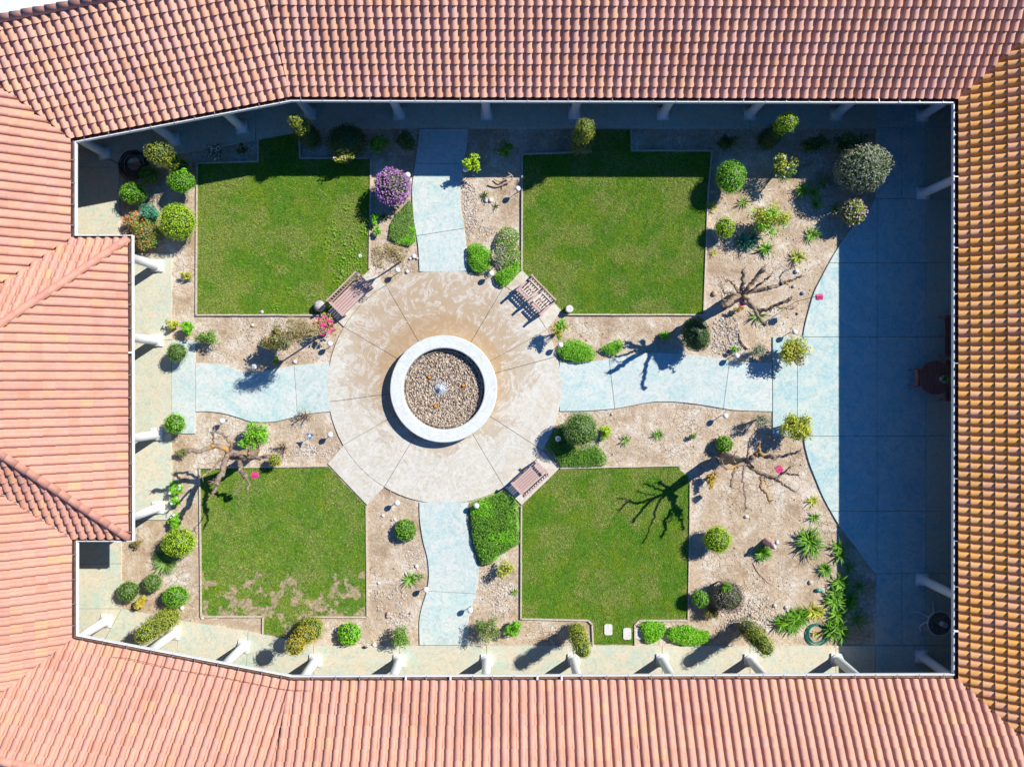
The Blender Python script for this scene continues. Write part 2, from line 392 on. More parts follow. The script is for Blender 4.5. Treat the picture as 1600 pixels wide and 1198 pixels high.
ANG = [15, 29, 59.3, 120, 149.4, 187.5, 210, 239, 300.7, 327, 375]
for a0, a1 in zip(ANG[:-1], ANG[1:]):
    k = max(3, int((a1-a0)/4)); aa = np.linspace(a0, a1, k+1)
    slab(plaza, [pa(a, PR) for a in aa]+[pa(a, 72) for a in aa[::-1]], m_plaza)
for a0, a1, c in ((29, 59.3, [(815.5, 422), (877.5, 485)]), (120, 149.4, [(512, 487), (577, 422)]),
                  (210, 239, [(574, 789), (512, 724)]), (300.7, 327, [(875, 730), (815, 789)])):
    aa = np.linspace(a0, a1, 9)
    slab(plaza, [pa(a, PR) for a in aa]+c, m_plaza)
def arcj(ang0, ang1, n=6): return [pa(a, PR) for a in np.linspace(ang0, ang1, n)]
pn = struct('north_path')
NL = [(655.5, 202), (651, 240), (646, 275), (643.7, 300), (646, 340), (650, 365), (653.5, 388), (655.5, 425)]
NR = [(732.5, 202), (729, 235), (722.5, 265), (720, 290), (720, 320), (724, 347), (728, 375), (731, 424)]
band(pn, m_path, NL, NR, [(.24, .25), (.75, .70)])
ps = struct('south_path')
SL = [(655, 784), (656, 812), (661, 845), (667.5, 870), (670, 899), (666, 925), (659, 948), (655, 972), (655.5, 1007)]
SR = [(732.5, 784), (731, 807), (735, 837), (741, 862), (747.5, 882), (747.5, 905), (741, 935), (733, 963), (732.5, 1007)]
band(ps, m_path, SL, SR, [(.62, .64)])
pw = struct('west_path')
WT = [(306, 567), (325, 567), (350, 570), (372, 577.5), (387, 583), (400, 582), (425, 577), (450, 572.5), (487, 568), (515, 566)]
WB = [(306, 643), (325, 643), (350, 646), (375, 653), (395, 659), (427, 659), (450, 654), (475, 648), (500, 644.5), (516, 643)]
band(pw, m_path, WT, WB, [(.74, .76)])
pe = struct('east_path')
ET = [(874, 566), (912, 565), (930, 564), (955, 560), (975, 555.5), (1000, 552), (1025, 551), (1052, 552), (1087, 555), (1125, 561), (1155, 565), (1206, 566.5)]
EB = [(874, 642.5), (912, 642), (955, 639), (980, 635), (1012, 629), (1037, 627.5), (1062, 628.5), (1092, 632), (1125, 637.5), (1150, 641), (1206, 643)]
band(pe, m_path, ET, EB, [(.232, .258), (.80, .77)])
# patio on the east side
pt = struct('east_patio')
CUR = catmull([(1367, 310), (1350, 340), (1330, 357), (1307, 390), (1295, 410), (1282, 435), (1272, 455), (1264, 480), (1254.5, 520), (1251, 560), (1250, 604), (1251, 650),
               (1256, 692), (1260, 710), (1265, 727), (1275, 752), (1287, 780), (1307, 815), (1325, 840), (1345, 867), (1366, 896)], 5)
CUR = [c for c in CUR]
cy_ = [c[1] for c in CUR]; cx_ = [c[0] for c in CUR]
def curve(y0, y1):
    ys = [y0]+[y for y in cy_ if y0+2 < y < y1-2]+[y1]
    return [(float(np.interp(y, cy_, cx_)), y) for y in ys]
rows = [60, 201, 311, 411, 526.5, 681, 798, 895, 1007]
for y0, y1 in zip(rows[:-1], rows[1:]):
    if y0 in (60, 201, 895): L = [(1368, y0), (1368, y1)]
    elif y0 == 526.5: L = [(1245, y0), (1245, y1)]
    else: L = curve(y0, y1)
    if y0 > 60: slab(pt, L+[(1369.5, y1), (1369.5, y0)] if y0 not in (201, 895) else [(1368, y0), (1368, y1), (1408, y1), (1408, y0)], m_patio)
    x0 = 1408 if y0 in (201, 895) else (1369.5 if y0 > 60 else 1368)
    slab(pt, [(x0, y0), (x0, y1), (1446, y1), (1446, y0)], m_patio)
    slab(pt, [(1446, y0), (1446, y1), (1549, y1), (1549, y0)], m_arcade)
slab(pt, [(1206.5, 526.5), (1206.5, 681.5), (1245, 681.5), (1245, 526.5)], m_patio)
# arcade walkways
wk = struct('arcade_walkway')
xs = [495, 624, 760, 897, 1036, 1171, 1304, 1368]
for a, b_ in zip(xs[:-1], xs[1:]): slab(wk, [(a, 60), (b_, 60), (b_, 201.5), (a, 201.5)], m_arcade)
slab(wk, [(400, 92), (495, 60), (495, 201.5), (460, 209), (400, 220)], m_arcade)
slab(wk, [(293, 104), (400, 92), (400, 220), (293, 239)], m_arcade)
slab(wk, [(50, 146), (293, 104), (293, 239), (187, 258)], m_arcade)
slab(wk, [(50, 146), (187, 258), (187, 262), (50, 262)], m_arcade)
slab(wk, [(50, 262), (187, 262), (187, 396), (50, 396)], m_arcade)
for y0, y1 in ((396, 531), (531, 677), (677, 812)): slab(wk, [(130, y0), (130, y1), (269, y1), (269, y0)], m_arcade)
slab(wk, [(269, 531.5), (269, 677.5), (306, 677.5), (306, 531.5)], m_path)
slab(wk, [(50, 812), (50, 880), (191, 880), (191, 812)], m_arcade)
slab(wk, [(50, 880), (50, 950), (191, 950), (191, 880)], m_arcade)
slab(wk, [(50, 950), (50, 1060), (120, 1080), (191, 950)], m_arcade)
slab(wk, [(191, 950), (120, 1080), (275, 1100), (279, 968)], m_arcade)
slab(wk, [(279, 968), (275, 1100), (382, 1125), (388, 985)], m_arcade)
slab(wk, [(388, 985), (382, 1125), (490, 1140), (490, 1007.5), (478, 1003)], m_arcade)
xs = [490, 624, 760, 896, 1034, 1171, 1305, 1367, 1446, 1549]
for a, b_ in zip(xs[:-1], xs[1:]): slab(wk, [(a, 1007.5), (b_, 1007.5), (b_, 1140), (a, 1140)], m_arcade if a != 1367 else m_patio)

# ------------------------------------------------------------------ building with arcade and tiled roofs
LIP = [(118, 222), (455, 158), (1490, 161), (1490, 1053), (455, 1056), (120, 992), (120, 846), (208, 846), (207, 367), (118, 367)]
V = [np.array(((x-CX)*0.02, (CY-y)*0.02)) for x, y in LIP]; NV = len(V)
D = [(V[(i+1) % NV]-V[i])/np.linalg.norm(V[(i+1) % NV]-V[i]) for i in range(NV)]
U = [np.array((-d[1], d[0])) for d in D]
B = []
for i in range(NV):
    A_ = np.array([U[i-1], U[i]]); B.append(np.linalg.solve(A_, np.array([1., 1.])))
def ring(o_): return [V[i]+B[i]*o_ for i in range(NV)]
TAN = 0.60; COS = 1/math.sqrt(1+TAN*TAN); SIN = TAN*COS
def rz_(t): return 2.70+TAN*(t-0.14)
bld = thing('courtyard_building', 'single storey building with terracotta roofs and white columned arcade around the garden', 'building')
# gutter: trough with white outer lip
def strips(g, prof, mats_):
    rings = [ring(a) for a, z in prof]
    for k in range(len(prof)-1):
        for i in range(NV):
            j = (i+1) % NV; z0, z1 = prof[k][1], prof[k+1][1]
            g.add([(*rings[k][i], z0), (*rings[k][j], z0), (*rings[k+1][j], z1), (*rings[k+1][i], z1)], np.array([[0, 1, 2, 3]]), mats_[k])
g = Geo(); strips(g, [(0.02, 2.60), (0.0, 2.62), (0.0, 2.735), (0.004, 2.74), (0.03, 2.74), (0.035, 2.655), (0.17, 2.655), (0.175, 2.69)], [0, 0, 0, 0, 1, 1, 1])
gutter = g.build('gutter', [m_white, m_gut], bld)
smesh = Geo(); box(smesh, -0.011, 0.011, 0.0, 0.18, 2.742, 2.754); strap_me = smesh.mesh('gutter_strap', m_guts)
smesh = Geo(); box(smesh, -0.03, 0.03, 0.0, 0.15, 2.743, 2.76); strapw_me = smesh.mesh('gutter_bracket', m_white)
for i in range(NV):
    L = np.linalg.norm(V[(i+1) % NV]-V[i]); k = max(1, int(L/0.70)); s = 0.3
    while s < L-0.1:
        p = V[i]+D[i]*s; a = math.atan2(D[i][1], D[i][0])
        st = bpy.data.objects.new('strap', strap_me if random.random() > 0.06 else strapw_me); COL.objects.link(st)
        st.parent = gutter; st.location = (p[0], p[1], 0); st.rotation_euler = (0, 0, a); s += random.uniform(0.62, 0.78)
# soffit, beam, walls
g = Geo(); strips(g, [(0.02, 2.60), (3.0, 2.60)], [0]); g.build('soffit', m_soffit, bld)
g = Geo(); strips(g, [(0.47, 2.599), (0.47, 2.32), (0.73, 2.32), (0.73, 2.599)], [0, 0, 0]); g.build('arcade_beam', m_white, bld)
g = Geo(); strips(g, [(3.0, -0.05), (3.0, 2.60)], [0]); g.build('wall', m_wall, bld)
# doors and windows set in the walls under the arcade
def wall_unit(i, s, w_, h_, sill, kind):
    R_ = ring(3.0); p = V[i]+U[i]*3.0+D[i]*s; a = math.atan2(D[i][1], D[i][0])
    T = Matrix.Translation((p[0], p[1], 0)) @ Matrix.Rotation(a, 4, 'Z')
    g = Geo()
    for x0, x1, z0, z1 in ((-w_/2, -w_/2+.07, sill, sill+h_), (w_/2-.07, w_/2, sill, sill+h_), (-w_/2+.07, w_/2-.07, sill+h_-.07, sill+h_), (-w_/2+.07, w_/2-.07, sill, sill+.07)):
        box(g, x0, x1, -0.06, 0.02, z0, z1, 0, T)
    f = g.build(kind, m_white if kind == 'window' else m_darkwood, bld)
    g = Geo(); box(g, -w_/2+.07, w_/2-.07, -0.02, 0.0, sill+.07, sill+h_-.07, 0, T); g.build('pane' if kind == 'window' else 'door_leaf', m_pane if kind == 'window' else m_darkwood, f)
m_pane = simple('window_glass', (0.03, 0.04, 0.05), 0.08, 0, 0.05, 2)
for i, s in ((1, 3), (1, 7), (1, 14), (1, 17.5), (3, 3), (3, 6.5), (3, 13), (3, 17), (2, 3), (2, 13.5)): wall_unit(i, s, 1.3, 1.3, 0.9, 'window')
for i, s in ((1, 10.5), (2, 8.5), (3, 10), (7, 4.6)): wall_unit(i, s, 1.2, 2.1, 0.05, 'door')
# columns
cg = Geo(); lathe(cg, [(.205, .12), (.215, .145), (.205, .17), (.165, .18), (.155, .25), (.150, 1.2), (.138, 2.2), (.16, 2.22), (.18, 2.26), (.18, 2.33)], seg=24)
col_me = cg.mesh('column', m_white, True); cg = Geo(); box(cg, -.205, .205, -.205, .205, 0.04, .12); pl_me = cg.mesh('plinth', m_white)
try:
    col_me.polygons.foreach_set('use_smooth', [len(p.vertices) == 4 for p in col_me.polygons])
except Exception: pass
COLS = [(165, 240, .18), (273, 219, .18), (379, 200, .18), (486, 179, 0), (624, 179, 0), (760.5, 179, 0), (897, 178.5, 0), (1035, 179, 0), (1171, 179, 0), (1304.5, 180, 0), (1439, 182, 0),
        (1440, 303, 0), (1439, 904, 0), (1438, 1024, 0), (168.5, 968, -.18), (274, 987, -.18), (382, 1008, -.18), (494, 1030, 0), (625, 1030, 0), (761, 1030, 0), (896, 1029, 0), (1034, 1029, 0),
        (1171, 1029, 0), (1306, 1028, 0), (247, 416, 0), (247, 532, 0), (247, 678, 0), (249, 792, 0)]
for x, y, r in COLS:
    c = bpy.data.objects.new('column', col_me); COL.objects.link(c); c.parent = bld; c.location = G3(x, y); c.rotation_euler = (0, 0, r)
    p = bpy.data.objects.new('plinth', pl_me); COL.objects.link(p); p.parent = c
# tiles
TW, TL, EXPO = 0.278, 0.362, 0.317
prof = [(0.012, 0)]+[(0.105-0.093*math.copysign(abs(math.cos(a))**0.9, math.cos(a)), 0.092*math.sin(a)**0.75) for a in np.linspace(0.14, math.pi-0.14, 8)]+[(0.200, -0.004), (0.243, -0.014), (0.290, 0.0)]
def tile_arrays(back=False):
    n = len(prof)
    lo = [(x, 0.0, z+0.056) for x, z in prof]; hi = [(0.105+(x-0.105)*0.92 if x < .2 else x, TL, z*0.88+0.002) for x, z in prof]
    lip = [(x, 0.008, z+0.056-0.045) for x, z in prof]
    Vt = np.array(lo+hi+lip+lo)
    Ft = np.array([(i, i+1, n+i+1, n+i) for i in range(n-1)]+[(2*n+i, 2*n+i+1, 3*n+i+1, 3*n+i) for i in range(n-1)])
    return Vt, Ft
TV, TF = tile_arrays()
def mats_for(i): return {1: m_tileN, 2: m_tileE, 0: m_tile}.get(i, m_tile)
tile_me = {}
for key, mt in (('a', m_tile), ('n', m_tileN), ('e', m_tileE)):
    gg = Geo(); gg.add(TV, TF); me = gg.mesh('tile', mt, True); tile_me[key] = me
TMAX = {6: 4.75, 7: 4.75, 8: 4.75}
HIP = {7, 8}
full_all = []; roofs = {}
for i in range(NV):
    j = (i+1) % NV; tm = TMAX.get(i, 3.1)
    L = np.linalg.norm(V[j]-V[i])
    # deck under the tiles
    def pt_(vi, t, dz=-0.02): q = V[vi]+B[vi]*t; return (q[0], q[1], rz_(t)+dz)
    g = Geo(); nb = 1
    g.add([pt_(i, .125), pt_(j, .125), pt_(j, tm), pt_(i, tm)], np.array([[0, 1, 2, 3]]))
    rf_flat = None
    if i in (0, 1, 2, 3, 4):   # flat pale roof behind the ridge
        rz3 = rz_(3.1)
        def pb(vi, t, z): q = V[vi]+B[vi]*t; return (q[0], q[1], z)
        rf_flat = Geo(); rf_flat.add([pb(i, 3.12, rz3), pb(j, 3.12, rz3), pb(j, 3.12, rz3-.4), pb(i, 3.12, rz3-.4), pb(i, 7, rz3-.4), pb(j, 7, rz3-.4), pb(i, 7, -.08), pb(j, 7, -.08)], np.array([[0, 1, 2, 3], [3, 2, 5, 4], [4, 5, 7, 6]]))
        rf_flat.build('flat_roof', m_flatroof, bld)
    rf = g.build('roof', [m_deck, m_tile], bld); roofs[i] = rf
    clips = []
    for vi, nb_ in ((i, (i-1) % NV), (j, j)):
        other = nb_ if nb_ != i else j
        # keep where t_i - t_o >= 0 (valley) or <= 0 (hip): t = (p - V).U
        sgn = -1 if vi in HIP else 1
        nrm = (U[i]-U[other])*sgn; clips.append((V[vi], nrm/np.linalg.norm(nrm)))
    X3 = Vector((*D[i], 0)); Y3 = Vector((U[i][0]*COS, U[i][1]*COS, SIN)); Z3 = X3.cross(Y3)
    R3 = Matrix((X3, Y3, Z3)).transposed()
    nrow = int((tm-0.12)/(EXPO*COS))+1
    ext = max(6.0, 0)
    s0 = -ext-random.random()*0.1; s1 = L+ext
    full, cross = [], []
    for r in range(nrow):
        t = 0.165+r*EXPO*COS
        s = s0
        while s < s1:
            pc = [V[i]+D[i]*(s+a)+U[i]*(t+b) for a in (0, TW) for b in (0, TL*COS)]
            md = 1
            for cp, cn in clips:
                dd = [float((q-cp).dot(cn)) for q in pc]
                if max(dd) < 0.01: md = 0; break
                if min(dd) < 0.0: md = 2
            if md and t+EXPO*COS*0.6 < tm:
                o2 = V[i]+D[i]*s+U[i]*t
                Mx = Matrix.Translation((o2[0]+random.uniform(-.003, .003), o2[1]+random.uniform(-.003, .003), rz_(t)+random.uniform(-.002, .003))) @ (R3 @ Matrix.Rotation(random.gauss(0, .007), 3, 'Z')).to_4x4()
                (full if md == 1 else cross).append(Mx)
            s += TW
    for Mx in full:
        c = Mx @ Vector((TW/2, TL/2, 0.03)); k = F/(H-c.z); u, v_ = CX+c.x*k, CY-c.y*k
        vis = 12 < u < 1588 and 12 < v_ < 1186
        nrm = Z3; view = (Vector((0, 0, H))-c).normalized()
        full_all.append(((k*k*abs(nrm.dot(view))) if vis else -1, i, Mx))
    g2 = None
    bm = bmesh.new()
    for Mx in cross:
        vs = [bm.verts.new(Mx @ Vector(p)) for p in TV]
        for f in TF: bm.faces.new([vs[q] for q in f])
    for cp, cn in clips:
        bmesh.ops.bisect_plane(bm, geom=bm.verts[:]+bm.edges[:]+bm.faces[:], plane_co=(cp[0], cp[1], 0), plane_no=(-cn[0], -cn[1], 0), clear_outer=True, dist=1e-5)
    bm.verts.ensure_lookup_table(); bm.verts.index_update()
    cv = np.array([v.co[:] for v in bm.verts]) if bm.verts else np.zeros((0, 3)); cf = {}
    for f in bm.faces: cf.setdefault(len(f.verts), []).append([v.index for v in f.verts])
    bm.free(); rf['_n'] = 0
    full_all_clip = (cv, cf); roofs[(i, 'clip')] = full_all_clip
full_all.sort(key=lambda q: -q[0])
indiv = full_all[:300]; rest = full_all[300:]
for sc_, i, Mx in indiv:
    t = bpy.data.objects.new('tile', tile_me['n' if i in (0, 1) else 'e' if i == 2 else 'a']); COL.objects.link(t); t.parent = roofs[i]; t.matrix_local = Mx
THom = np.concatenate([TV, np.ones((len(TV), 1))], 1)
for i in range(NV):
    g = Geo(); Ms = [np.array(Mx) for sc_, k, Mx in rest if k == i]
    if Ms:
        Ms = np.stack(Ms); VV = np.einsum('nij,kj->nki', Ms, THom)[:, :, :3]
        FF = (TF[None]+(np.arange(len(Ms))*len(TV))[:, None, None]).reshape(-1, 4); g.add(VV.reshape(-1, 3), FF)
    cv, cf = roofs[(i, 'clip')]
    if len(cv): g.add(cv, [np.array(x) for x in cf.values()])
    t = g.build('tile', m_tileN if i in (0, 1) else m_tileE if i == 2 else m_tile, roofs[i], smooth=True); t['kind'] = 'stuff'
    del roofs[i]['_n']
# ridge and hip caps
cgm = Geo(); nn_ = 9; r0, r1 = 0.125, 0.105
Va = [(0, -r0*math.cos(a), r0*math.sin(a)*0.95) for a in np.linspace(-.1, math.pi+.1, nn_)]+[(0.40, -r1*math.cos(a), r1*math.sin(a)*0.95-0.012) for a in np.linspace(-.1, math.pi+.1, nn_)]
Va += [(0.006, y*0.86, z*0.86) for _, y, z in Va[:nn_]]
cgm.add(Va, np.array([(k, k+1, nn_+k+1, nn_+k) for k in range(nn_-1)]+[(2*nn_+k, 2*nn_+k+1, k+1, k) for k in range(nn_-1)])); cap_me = cgm.mesh('ridge_tile', m_cap, True)
def caps(parent, a, b):
    a, b = Vector(a), Vector(b); d = (b-a); L = d.length; d.normalize(); n = int(L/0.345)
    side = Vector((0, 0, 1)).cross(d).normalized(); up = d.cross(side)
    for k in range(n):
        Rm = Matrix((d, side, up)).transposed().to_4x4(); p = a+d*(k*0.345)+up*0.035
        c = bpy.data.objects.new('ridge_tile', cap_me); COL.objects.link(c); c.parent = parent
        c.matrix_local = Matrix.Translation(p+Vector((random.uniform(-.006, .006), random.uniform(-.006, .006), random.uniform(0, .006)))) @ Rm @ Matrix.Rotation(random.gauss(0, .015), 4, 'Z')
def rp(vi, t, dz=0.0): q = V[vi]+B[vi]*t; return (q[0], q[1], rz_(t)+dz)
caps(roofs[7], rp(7, .13, .05), rp(7, 4.7, .05)); caps(roofs[7], rp(8, .13, .05), rp(8, 4.7, .05))
for i, j in ((0, 1), (1, 2), (2, 3), (3, 4), (4, 5)):
    caps(roofs[i], rp(i, 3.1, .04), rp(j, 3.1, .04))
# valley flashings
for i in (0, 2, 3, 5, 6, 9):
    n_ = np.array((-B[i][1], B[i][0])); n_ /= np.linalg.norm(n_)
    a = V[i]+B[i]*.14; b_ = V[i]+B[i]*3.0; g = Geo()
    g.add([(*(a-n_*.07), rz_(.14)+.035), (*a, rz_(.14)+.0), (*(a+n_*.07), rz_(.14)+.035), (*(b_-n_*.07), rz_(3.0)+.035), (*b_, rz_(3.0)+.0), (*(b_+n_*.07), rz_(3.0)+.035)], np.array([(0, 1, 4, 3), (1, 2, 5, 4)]))
    g.build('valley_flashing', m_flash if i in (5, 6) else m_deck, bld)

# ------------------------------------------------------------------ lawns
fx0, fy0 = FOUNT
LAWNS = {
 'nw': [(309, 256), (404, 253), (402, 220), (440, 213), (467, 206), (469, 248), (579, 248), (577.5, 300), (577, 421), (511, 487), (507, 492), (308, 492)],
 'ne': [(817, 242), (924, 238), (924, 203), (985, 203), (986, 236), (1110, 236), (1106, 300), (1099, 491), (1040, 491), (881, 491), (877, 485), (816.5, 424)],
 'se': [(876, 731), (1060, 727), (1063, 735), (1074, 742), (1078, 760), (1077, 850), (1074, 966), (998, 968), (991, 975), (991, 1006), (927, 1006), (925, 974), (919, 968), (815, 965), (815, 790)],
 'sw': [(314, 731), (512, 728), (573, 790), (574, 962), (476, 961), (475, 1001), (440, 995), (412, 989), (412, 961), (316, 961)]}
CURB = {'nw': [[(404, 218), (404, 253), (309, 256), (307.5, 492.5), (508, 492.5)], [(467.5, 206), (469.5, 248), (580, 248), (577.5, 421)]],
        'ne': [[(924, 238), (816, 242), (815.5, 423)], [(985.5, 203), (986.5, 236.5), (1112, 236.5), (1106, 300), (1099, 492), (880, 491.5)]],
        'se': [[(876, 731), (1060, 726.5)], [(1078, 755), (1077, 850), (1074.5, 968), (998, 968.5), (991.5, 975), (991.5, 1007)], [(926.5, 1007), (925, 974), (919, 968), (814, 965.5), (814.5, 790)]],
        'sw': [[(511, 727.5), (313, 730.5), (315.5, 962), (412, 962), (411.5, 989)], [(573, 790), (574.5, 963), (476, 962), (475.5, 1001)]]}
m_grass = leafmat('lawn_grass', [(0.07, 0.27, 0.005), (0.14, 0.39, 0.008), (0.23, 0.48, 0.018), (0.10, 0.32, 0.006)], 0.3, (1.3, (1.9, 1.15, 1.4)))
m_grassdry = leafmat('dry_lawn_grass', [(0.50, 0.46, 0.12), (0.36, 0.42, 0.08), (0.60, 0.54, 0.22)], 0.2)
m_clover = leafmat('clover', [(0.20, 0.44, 0.02), (0.28, 0.50, 0.03)], 0.25)
NAMES = {'nw': 'north-west lawn', 'ne': 'north-east lawn', 'se': 'south-east lawn', 'sw': 'south-west lawn'}
for key, pxp in LAWNS.items():
    poly = [G(*p) for p in pxp]; PAVED.append(poly)
    xs_, ys_ = [p[0] for p in poly], [p[1] for p in poly]
    g = Geo(); prism(g, inset(poly, 0.0), -0.04, 0.022); lb = g.build('lawn_soil', m_turfsoil if key != 'sw' else m_baresoil); lb['kind'] = 'structure'
    if key == 'sw':   # turf sheet that stops where the lawn is worn bare
        st = 0.045; gx, gy = np.meshgrid(np.arange(min(xs_), max(xs_), st), np.arange(min(ys_), max(ys_), st))
    nb = int((max(xs_)-min(xs_))*(max(ys_)-min(ys_))*3600)
    X = rng.uniform(min(xs_), max(xs_), nb); Y = rng.uniform(min(ys_), max(ys_), nb)
    ok = in_poly(X, Y, poly)
    def bare(X, Y):
        py = CY-Y*F/H; px = CX+X*F/H
        f = fbm(X*4.2+3, Y*4.2+8, 5)
        thr = np.clip((py-872)/40, 0, 1)*0.475
        thr = np.maximum(thr, np.clip((px-(548-(py-900)*0.2))/18, 0, 1)*np.clip((py-855)/40, 0, 1)*0.50)
        return f+rng.normal(0, .035 if X.ndim == 1 else .0, X.shape) < thr+0.01
    if key == 'sw':
        bb_ = bare(X, Y); ok &= ~bb_ | (rng.random(nb) < .13)
        cxm, cym = gx+st/2, gy+st/2; kk = in_poly(cxm, cym, poly) & ~bare(cxm, cym) & (rng.random(cxm.shape) < .9); g = Geo()
        a, b_ = gx[kk], gy[kk]; nq = len(a)
        Q = np.stack([np.stack([a, b_, 0*a+.027], 1), np.stack([a+st, b_, 0*a+.027], 1), np.stack([a+st, b_+st, 0*a+.027], 1), np.stack([a, b_+st, 0*a+.027], 1)], 1)
        g.add(Q.reshape(-1, 3), np.arange(nq*4).reshape(-1, 4)); tt = g.build('turf_layer', m_turfsoil); tt['kind'] = 'structure'
    X, Y = X[ok], Y[ok]; nb = len(X)
    ang = rng.uniform(0, 2*np.pi, nb); L = rng.uniform(.035, .075, nb); tl = rng.uniform(.25, 1.2, nb); wd = rng.uniform(.005, .011, nb)
    if key == 'sw': L *= 0.9+0.3*(fbm(X*2, Y*2) > .5)
    dx, dy = np.cos(ang)*np.sin(tl)*L, np.sin(ang)*np.sin(tl)*L; dz = np.cos(tl)*L*0.8
    wx, wy = -np.sin(ang)*wd, np.cos(ang)*wd; z0 = 0.02+0*X
    P = np.stack([np.stack([X-wx, Y-wy, z0], 1), np.stack([X+wx, Y+wy, z0], 1), np.stack([X+dx, Y+dy, z0+dz], 1)], 1)
    dry = rng.random(nb) < np.clip((fbm(X*1.6+40, Y*1.6+11, 5)-0.42)*3.2, 0.05, 0.6)*(1.0 if key != 'sw' else 0.7)
    g = Geo(); g.add(P.reshape(-1, 3), np.arange(nb*3).reshape(-1, 3)); g.mi[0] = dry.astype(int)
    gr_ = g.build('grass', [m_grass, m_grassdry]); tag(gr_, {'nw': 'mown green grass of the upper left lawn with clover at its right side', 'ne': 'even mown grass of the lawn in the upper right of the garden, yellowish in places',
        'se': 'dark green mown grass of the lawn at lower right crossed by the shadow of the bare tree', 'sw': 'mown grass worn to bare earth along its lower edge, lawn at lower left'}[key], 'grass', kind='stuff')
    et = thing('lawn_edging', 'thin concrete edging strips around the %s' % NAMES[key], 'edging')
    for run in CURB[key]:
        for a, b_ in zip(run[:-1], run[1:]):
            pa_, pb_ = np.array(G(*a)), np.array(G(*b_)); Lr = np.linalg.norm(pb_-pa_); n_ = max(1, round(Lr/1.8))
            for q in range(n_):
                u0, u1 = pa_+(pb_-pa_)*(q/n_), pa_+(pb_-pa_)*((q+1)/n_); dd = (u1-u0)/np.linalg.norm(u1-u0)
                g = Geo(); jx = rng.normal(0, .004, 2)
                beam(g, (*(u0+dd*.004-(0 if q else dd*0.02)), .03), (*(u1-dd*.004+jx), .03), .05, .10); g.build('edging_strip', m_curb, et)
g = Geo()
for px, py, r in ((560, 395, 3), (548, 378, 2.2), (538, 405, 3), (555, 415, 2.4), (525, 372, 2.5), (530, 420, 2), (567, 360, 2.2), (516, 390, 2), (545, 425, 2.3), (472, 400, 1.2), (452, 457, 1.4), (433, 480, 1.2), (540, 325, 1.6), (533, 440, 1.6), (520, 358, 1.6)):
    for q in range(int(9*r)):
        x, y = G(px+random.gauss(0, r*2.6), py+random.gauss(0, r*2.6)); a = random.uniform(0, 6.28); s = random.uniform(.02, .04)
        g.add([(x+s*math.cos(a+k*1.571), y+s*math.sin(a+k*1.571), .075+random.uniform(-.01, .01)+(k % 2)*.008) for k in range(4)], np.array([[0, 1, 2, 3]]))
tag(g.build('clover_patch', m_clover), 'bright green clover weeds spread through the right side of the upper left lawn', 'weeds', kind='stuff')

# ------------------------------------------------------------------ loose stones and clods on the soil
m_peb = leafmat('pebbles', [(0.48, 0.38, 0.29), (0.56, 0.50, 0.42), (0.28, 0.24, 0.22), (0.54, 0.40, 0.28), (0.64, 0.60, 0.55), (0.36, 0.36, 0.38)], 0.0)
m_clod = leafmat('soil_clods', [(0.42, 0.31, 0.21), (0.60, 0.49, 0.37), (0.32, 0.22, 0.14), (0.70, 0.62, 0.52)], 0.0)
OCT = np.array([(1, 0, 0), (0, 1, 0), (-1, 0, 0), (0, -1, 0), (0, 0, .8), (.7, .7, .35), (-.7, .6, .4)]); 
def pebbles(g, X, Y, R, z=0.0, mi=0, flat=0.6):
    Vb, Fb = ICO1; n = len(X)
    sc = np.stack([R*rng.uniform(.7, 1.3, n), R*rng.uniform(.7, 1.3, n), R*flat*rng.uniform(.7, 1.1, n)], 1)
    a = rng.uniform(0, 6.28, n); P = Vb[None]*(1+rng.uniform(-.18, .18, (n, len(Vb), 1)))*sc[:, None]
    c, s = np.cos(a)[:, None], np.sin(a)[:, None]
    XX = P[..., 0]*c-P[..., 1]*s+X[:, None]; YY = P[..., 0]*s+P[..., 1]*c+Y[:, None]; ZZ = P[..., 2]+(z+R*flat*.4)[:, None] if hasattr(z, '__len__') else P[..., 2]+z+(R*flat*.4)[:, None]
    g.add(np.stack([XX, YY, ZZ], 2).reshape(-1, 3), (Fb[None]+(np.arange(n)*len(Vb))[:, None, None]).reshape(-1, 3), mi)
ICO0 = ico(1)
# scattered clods: everywhere in the beds
n = 26000; X = rng.uniform(-13.8, 13.6, n); Y = rng.uniform(-9.4, 8.8, n); ok = np.ones(n, bool)
for poly in PAVED: ok &= ~in_poly(X, Y, poly)
ok &= fbm(X*1.4, Y*1.4+50, 4)+rng.normal(0, .1, n) > 0.46
X, Y = X[ok], Y[ok]
# 8-vertex lumps keep this cheap
g = Geo(); n = len(X); Vb = np.array([(1, 0, 0), (0, 1, 0), (-1, 0, 0), (0, -1, 0), (0, 0, 1.0)]); Fb = np.array([(0, 1, 4), (1, 2, 4), (2, 3, 4), (3, 0, 4)])
R = rng.uniform(.006, .02, n)*(1+(rng.random(n) < .06)*1.2); P = Vb[None]*(1+rng.uniform(-.3, .3, (n, 5, 1)))*R[:, None, None]*np.array([1, 1, .9]); a = rng.uniform(0, 6.28, n)
c, s = np.cos(a)[:, None], np.sin(a)[:, None]
g.add(np.stack([P[..., 0]*c-P[..., 1]*s+X[:, None], P[..., 0]*s+P[..., 1]*c+Y[:, None], P[..., 2]+.002], 2).reshape(-1, 3), (Fb[None]+(np.arange(n)*5)[:, None, None]).reshape(-1, 3))
tag(g.build('soil_clods', m_clod), 'small clods and crumbs of dry earth over the planting beds', 'soil', kind='stuff')
